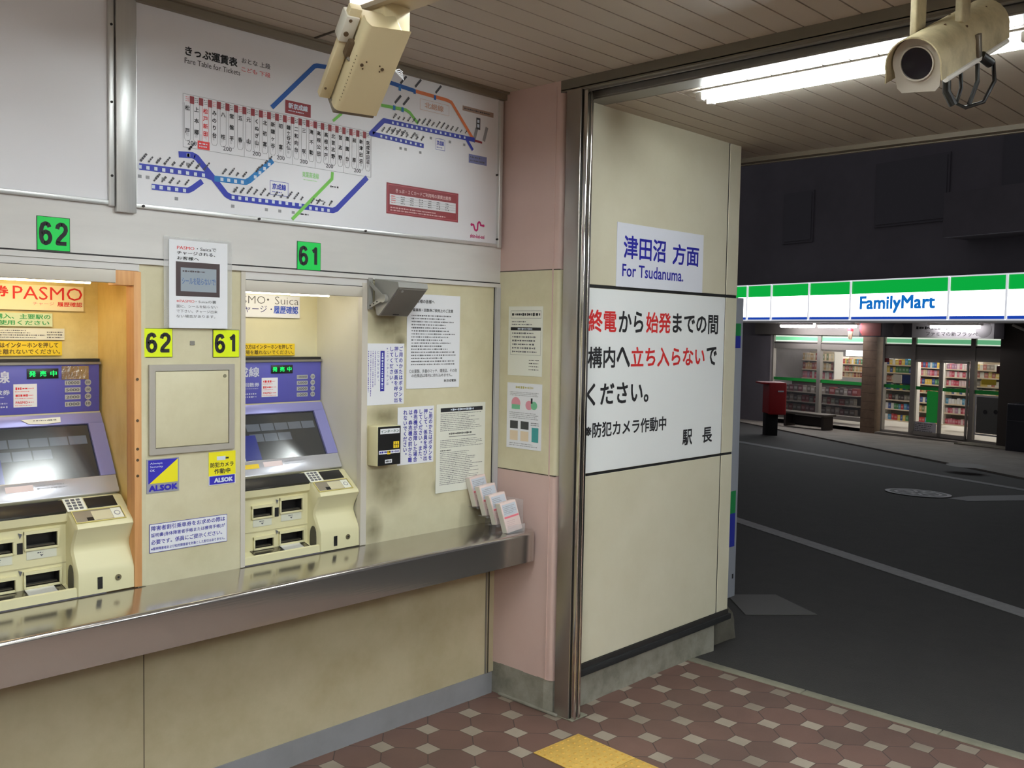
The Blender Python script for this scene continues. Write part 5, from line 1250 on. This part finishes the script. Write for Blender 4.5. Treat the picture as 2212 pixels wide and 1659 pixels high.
# window and door frames
zb = ZS; TR0, TR1 = 1.47, 1.64; LT_, DT = 1.27, 1.10
def win(name, label, u0, u1, muls, ztop, zbot, transom=True, cat='window frame'):
    root = empty(name, tuple(SF(((u0+u1)/2, zbot, 0))), label, cat)
    mb = MB(SF); t = .05
    mb.box(u0, u0+t, zbot, TR1+.03, -.06, .05, SFR); mb.box(u1-t, u1, zbot, TR1+.03, -.06, .05, SFR)
    for m_ in muls: mb.box(m_-.06, m_+.06, zbot, TR1+.03, -.06, .05, SFR)
    mb.box(u0, u1, zbot-.05, zbot+.06, -.06, .05, SFR); mb.box(u0, u1, TR1, TR1+.06, -.06, .05, SFR); mb.box(u0, u1, ztop, TR0-.0, -.06, .03, SFR); mb.box(u0, u1, TR0-.05, TR0-.03, .03, .035, DARK)
    mb.build('frame', root, smooth=0)
    GLS = mat('shop_glass', (235, 240, 240), .05, alpha=.06); mb = MB(SF); mb.rect(u0+t, u1-t, zbot+.05, ztop, -.01, GLS); mb.build('glass', root, smooth=0)
    mb = MB(SF); es = [u0]+list(muls)+[u1]
    TG = mat('transom_green', (120, 205, 150), .4, emit=.35); TW = mat('transom_white', (220, 232, 215), .4, emit=.5)
    for a_, b_ in zip(es[:-1], es[1:]): mb.rect(a_+.06, b_-.06, TR0, TR1, -.01, TW); mb.rect(a_+.06, b_-.06, TR0+.03, TR1-.04, -.008, TG)
    mb.build('transom', root, smooth=0)
    GS = mat('glass_stripe_green', (40, 160, 70), .4)
    mb = MB(SF); mb.rect(u0+t, u1-t, .355, .440, .006, GS); mb.build('green_stripe', root, smooth=0)
    return root
win('shop_window', 'wide left shop window with a middle mullion', -3.83, -.57, [-2.1], LT_, -.55)
DRT = win('shop_entrance', 'right glazed shop front with the sliding doors', 0.0, 3.28, [.90, 2.50], DT, ZS+.02, cat='shop front')
for u0, u1 in ((.97, 1.71), (1.71, 2.43)):
    mb = MB(SF); t = .045
    mb.box(u0, u0+t, ZS+.05, DT, .05, .09, SFR); mb.box(u1-t, u1, ZS+.05, DT, .05, .09, SFR); mb.box(u0, u1, ZS+.05, ZS+.14, .05, .09, SFR); mb.box(u0, u1, DT-.06, DT, .05, .09, SFR); mb.build('door', DRT, smooth=0)
mb = MB(SF); mb.box(.0, 3.28, ZS-.1, ZS+.02, -.1, .25, PAVE); mb.box(2.6, 3.9, ZS-.12, ZS+.04, .2, .75, CONC_L); struct(mb, 'trim_40')
# goods: shelves and individual packs
def shelf(u0, u1, v0, v1, w_, n, label, back=(150, 140, 120)):
    root = empty('goods_shelf', tuple(SF(((u0+u1)/2, v0, w_))), label, 'shelf')
    mb = MB(SF); mb.box(u0, u1, v0, v1+.02, w_-.35, w_-.32, mat('shelf_back_%d' % back[0], back, .6)); mb.box(u0-.02, u0, v0, v1, w_-.35, w_, SIN); mb.box(u1, u1+.02, v0, v1, w_-.35, w_, SIN); mb.build('shelf_frame', root)
    for k in range(n):
        mb = MB(SF); z = v0+(v1-v0)*k/n; mb.box(u0, u1, z, z+.025, w_-.33, w_, mat('shelf_board', (225, 205, 180), .5)); mb.build('board', root)
    return root
def cname(c):
    r, g, b = c; mx, mn = max(c), min(c)
    if mx-mn < 26: return 'white' if mx > 200 else 'grey' if mx > 95 else 'dark grey'
    if r == mx:
        if g > r*.86: return 'yellow' if b < 130 else 'cream'
        if b > g+8: return 'pink'
        if g > r*.68: return 'yellow' if b < 100 else 'tan'
        return 'red' if r > 110 and g < r*.58 else 'brown'
    if g == mx: return 'green'
    return 'blue'
def packs(u0, u1, z, w_, hh, wd, cols, label, group, jitter=.25):
    u = u0; i_ = 0
    while u < u1-wd:
        i_ += 1
        c = random.choice(cols); wd2 = wd*random.uniform(1-jitter, 1+jitter); h2 = hh*random.uniform(.8, 1); key = ('pk', c)
        if key not in PKS:
            mb = MB(); mb.box(-.5, .5, -.5, .5, 0, 1, mat('pack_%02x%02x%02x' % c, c, .5)); mb.box(-.35, .35, -.52, -.5, .35, .7, mat('pack_%02x%02x%02x_l' % c, tuple(min(255, int(x*.6+90)) for x in c), .5)); o = mb.build('goods_pack', origin=(0, 0, 0)); PKS[key] = o; first = True
        else: o = PKS[key].copy(); COL.objects.link(o)
        p = SF((u+wd2/2, z, w_-.10)); o.location = p; o.scale = (wd2*.92, .12, h2); o.rotation_euler = (0, 0, math.atan2(SU.y, SU.x)+PI*0); tag(o, '%s %s' % (cname(c), label.replace(' on the', ' %s from the left on the' % nth(i_), 1)), 'goods', group)
        u += wd2
PKS = {}
C1 = [(196, 160, 110), (214, 170, 120), (180, 110, 90), (225, 205, 170), (120, 130, 90), (200, 190, 160), (150, 70, 60)]
C2_ = [(220, 130, 150), (225, 200, 205), (200, 80, 100), (230, 230, 225), (180, 140, 170)]
C3 = [(60, 90, 160), (225, 225, 220), (80, 150, 190), (230, 200, 90), (190, 60, 60), (80, 140, 90)]
def su(px, w_): return S(px, 820, w_)[0]
def sz_(py, w_, px=1750): return S(px, py, w_)[1]
def rack(px0, px1, w_, tiers, n_label, pack_label, group, colsets, wd, back=(150, 140, 120)):
    """tiers = list of (py of the board, py of the pack tops)"""
    u0, u1 = su(px0, w_), su(px1, w_); pm = (px0+px1)/2; zs = [(sz_(a, w_, pm), sz_(b, w_, pm)) for a, b in tiers]
    zlo, zhi = min(z[0] for z in zs), max(z[1] for z in zs)+.05
    root = empty('goods_shelf', tuple(SF(((u0+u1)/2, zlo, w_))), n_label, 'shelf')
    mb = MB(SF); mb.box(u0, u1, zlo, zhi, w_-.34, w_-.31, mat('shelf_back_%d' % back[0], back, .6)); mb.box(u0-.03, u0, zlo, zhi, w_-.34, w_, SIN); mb.box(u1, u1+.03, zlo, zhi, w_-.34, w_, SIN); mb.build('shelf_frame', root, smooth=0)
    for k, (zb_, zt_) in enumerate(zs):
        mb = MB(SF); mb.box(u0, u1, zb_-.03, zb_, w_-.31, w_, mat('shelf_board', (225, 205, 180), .5)); mb.build('board', root, smooth=0)
        tier = ('top', 'second', 'third', 'fourth', 'fifth', 'sixth', 'seventh', 'eighth')[k]
        packs(u0+.01, u1-.01, zb_+.001, w_, zt_-zb_, wd, colsets[k % len(colsets)], pack_label % tier, group+', %s tier' % tier)
rack(1697, 1800, -1.3, [(777, 762), (797, 781), (816, 801)], 'wall shelf of small packs behind the left shop window', 'pack on the %s tier behind the left shop window', 'packs behind the left window', [C1, C1, C2_], .085)
rack(1817, 1872, -2.2, [(786, 775), (802, 790), (814, 804)], 'bottle shelf at the right of the left shop window', 'bottle on the %s tier of the bottle shelf', 'bottles on the bottle shelf', [C3+C1, C1, C1], .06, (190, 180, 160))
mb = MB(SF); mb.box(su(1826, -2.2), su(1872, -2.2), sz_(769, -2.2, 1850), sz_(757, -2.2, 1850), -2.2, -2.18, emis('menu_light', (255, 255, 255), 2.2)); done(mb, 'lit_panel', 'bright white lit panel over the bottle shelf', 'light panel')
mb = MB(SF); RK0, RK1 = su(1690, -.75), su(1866, -.75); mb.box(RK0, RK1, -.60, .30, -.95, -.92, mat('rack_dark', (70, 60, 56), .6))
for k in range(3): mb.box(RK0, RK1, -.56+.28*k, -.54+.28*k, -.92, -.50+0, mat('rack_board', (130, 122, 112), .5))
done(mb, 'magazine_rack', 'low dark magazine rack inside the left shop window', 'rack')
DK = [(130, 56, 56), (100, 90, 82), (84, 76, 74), (150, 140, 130), (100, 56, 64)]
for k, t_ in enumerate(('lowest', 'middle', 'upper')): packs(RK0+.05, RK1-.05, -.539+.28*k, -.60, .20, .17, DK, 'magazine on the %s board of the dark rack' % t_, 'magazines on the %s board' % t_)
T7 = [(a, a-13) for a in (792, 809, 828, 846, 868, 888, 912)]
rack(1912, 1968, -1.2, [(a-4, b_-4) for a, b_ in T7], 'goods shelf behind the left side pane of the shop front', 'pack on the %s tier behind the left side pane', 'packs behind the left side pane', [C3, C3, C1, C3, [(70, 60, 60), (150, 60, 60), (150, 146, 140)]], .09)
rack(1976, 2034, -2.4, [(a+2, b_+2) for a, b_ in T7], 'tall goods shelf seen through the left door leaf', 'pack on the %s tier behind the left door leaf', 'packs behind the left door leaf', [C3, C2_+C1, C3, C1], .075)
rack(2042, 2098, -1.8, [(a+6, b_+6) for a, b_ in T7], 'tall goods shelf seen through the right door leaf', 'pack on the %s tier behind the right door leaf', 'packs behind the right door leaf', [C2_, C2_, C2_, [(225, 225, 220), (90, 110, 160), (200, 190, 150)], [(225, 225, 220), (80, 150, 190), (230, 230, 235)]], .075)
rack(2106, 2170, -1.2, [(a+8, b_+8) for a, b_ in T7[:5]], 'goods shelf behind the right side pane of the shop front', 'pack on the %s tier behind the right side pane', 'packs behind the right side pane', [[(225, 200, 120), (230, 225, 215), (190, 120, 110), (160, 150, 140)]], .10)
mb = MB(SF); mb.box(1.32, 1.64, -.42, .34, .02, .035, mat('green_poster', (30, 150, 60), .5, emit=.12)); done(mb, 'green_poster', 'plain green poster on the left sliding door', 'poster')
mb = MB(SF); mb.box(1.0, 1.60, -.74, -.43, .02, .035, mat('door_poster_white', (205, 205, 210), .5)); mb.greek(1.03, 1.57, -.72, -.45, 6, .038, INKG, .6, .2); done(mb, 'door_poster', 'white printed poster at the foot of the left sliding door', 'poster')
mb = MB(SF); mb.box(2.64, 3.2, -.55, .30, .02, .04, mat('grey_poster', (92, 94, 90), .4)); mb.frame_rect(2.60, 3.24, -.60, .33, .04, .045, mat('poster_pale_edge', (190, 190, 190), .5)); mb.disc(2.86, -.05, .05, .04, .046, INK, 12); mb.disc(3.12, -.03, .05, .04, .046, INK, 12); done(mb, 'grey_poster', 'grey framed poster on the right side pane of the shop front', 'poster')
for u0, u1, v0, v1, c, l in ((.05, .17, 1.0, 1.1, (120, 30, 40), 'small dark red sticker at the top of the left side pane'), (.32, .56, .48, .70, (220, 215, 190), 'cream sticker on the left side pane'), (.58, .84, .48, .70, (40, 60, 110), 'dark blue sticker on the left side pane'), (3.08, 3.22, .85, 1.02, (70, 20, 26), 'dark red square sticker on the right side pane'), (2.72, 3.08, .58, .70, (190, 165, 40), 'mustard yellow sticker on the right side pane')):
    mb = MB(SF); mb.box(u0, u1, v0, v1, .01, .02, mat('st_%d_%d' % c[:2], c, .5)); done(mb, 'window_sticker', l, 'sticker')
# things in front of the shop
u0, u1 = S(1698, 905, .9)[0], S(1792, 905, .9)[0]
root = empty('bench', tuple(SF(((u0+u1)/2, ZS, .9))), 'low dark bench before the left shop window', 'bench'); BN = mat('bench_dark', (58, 50, 46), .6)
mb = MB(SF); mb.box(u0, u1, -.47, -.41, .65, 1.1, mat('bench_top', (98, 92, 84), .5), .01); mb.build('seat', root)
for u in (u0+.1, u1-.1):
    mb = MB(SF); mb.box(u-.04, u+.04, ZS-.02, -.47, .70, 1.05, BN); mb.build('leg', root)
mb = MB(SF); mb.box(u0+.14, u1-.14, ZS+.05, -.52, .72, .80, BN); mb.build('lower_panel', root)
# post box
pw = 2.2; p_ = G(1663, 937, .03); dpt = (p_-CAM).dot(fw)
PF = Frame(p_, right-Vector((0, 0, right.z)), (0, 0, 1), -(fw-Vector((0, 0, fw.z))).normalized())
sc_ = dpt/FPX; root = empty('post_box', tuple(p_), 'red post box on a dark stand beside the shop window', 'post box'); RBX = mat('post_box_red', (186, 40, 44), .45)
mb = MB(PF); mb.box(-.14, .14, -.03, 45*sc_, -.14, .14, BLACKM, .01); mb.build('stand', root)
mb = MB(PF); mb.box(-10*sc_, 27*sc_, 43*sc_, 112*sc_, -.35, .25, RBX, .03, 3); mb.build('box', root)
mb = MB(PF); mb.box(8*sc_, 20*sc_, 92*sc_, 95*sc_, .25, .27, PAPER); mb.build('mail_slot', root)
mb = MB(PF); mb.box(-26*sc_, -8*sc_, 108*sc_, 112*sc_, -.35, .2, RBX, .01); mb.build('hood', root)
# dark vending unit / bins at the right edge
mb = MB(SF); u0 = S(2176, 900, .9)[0]; mb.box(u0, u0+1.6, ZS-.15, .26, .3, .95, mat('bin_dark', (40, 42, 50), .4), .04, 3); mb.box(u0+.02, u0+1.58, -.12, -.10, .95, .96, mat('bin_edge', (70, 72, 78), .4))
done(mb, 'waste_bin', 'dark waste bin unit standing right of the shop doors', 'bin')
mb = MB(SF); u0, v0 = S(2188, 700, .6); u1, v1 = S(2215, 710, .6); mb.tube([(u0, v0-.02, .6), (u1+.2, v1-.12, .6)], .03, mat('awning_arm', (190, 186, 176), .5), 8); done(mb, 'awning_arm', 'pale slanting arm under the right end of the shop sign', 'arm')
# sub-parts go under the part that carries them
SUB = {'header_panel': ('lettering', 'price_marks', 'sticker', 'foil_tape'), 'display': ('led_text',), 'bezel': ('screen', 'ticket_stub', 'instruction_strip'), 'return_tray': ('tray_liner', 'coin_plate'),
       'pocket_panel': ('pocket', 'pocket_label', 'arrow_mark', 'slot'), 'coin_unit': ('receipt_slot', 'key_lock', 'card_tray', 'keypad', 'display_slot', 'side_opening'), 'reflector': ('socket',), 'door': ('lock',),
       'front_plate': ('lens',), 'sunshield': ('bolts', 'screws'), 'board': ('green_patch', 'blue_patch', 'dark_clip')}
for root in [o for o in list(SC.objects) if o.parent is None and 'category' in o]:
    ch = {}
    for c in root.children: ch.setdefault(c.name.split('.')[0], []).append(c)
    for p_, subs in SUB.items():
        if p_ not in ch or len(ch[p_]) != 1: continue
        par = ch[p_][0]
        for s_ in subs:
            for c in ch.get(s_, []):
                c.location = Vector(c['_w'])-Vector(par['_w']); c.parent = par
for ob in list(SC.objects):
    if '_w' in ob: del ob['_w']
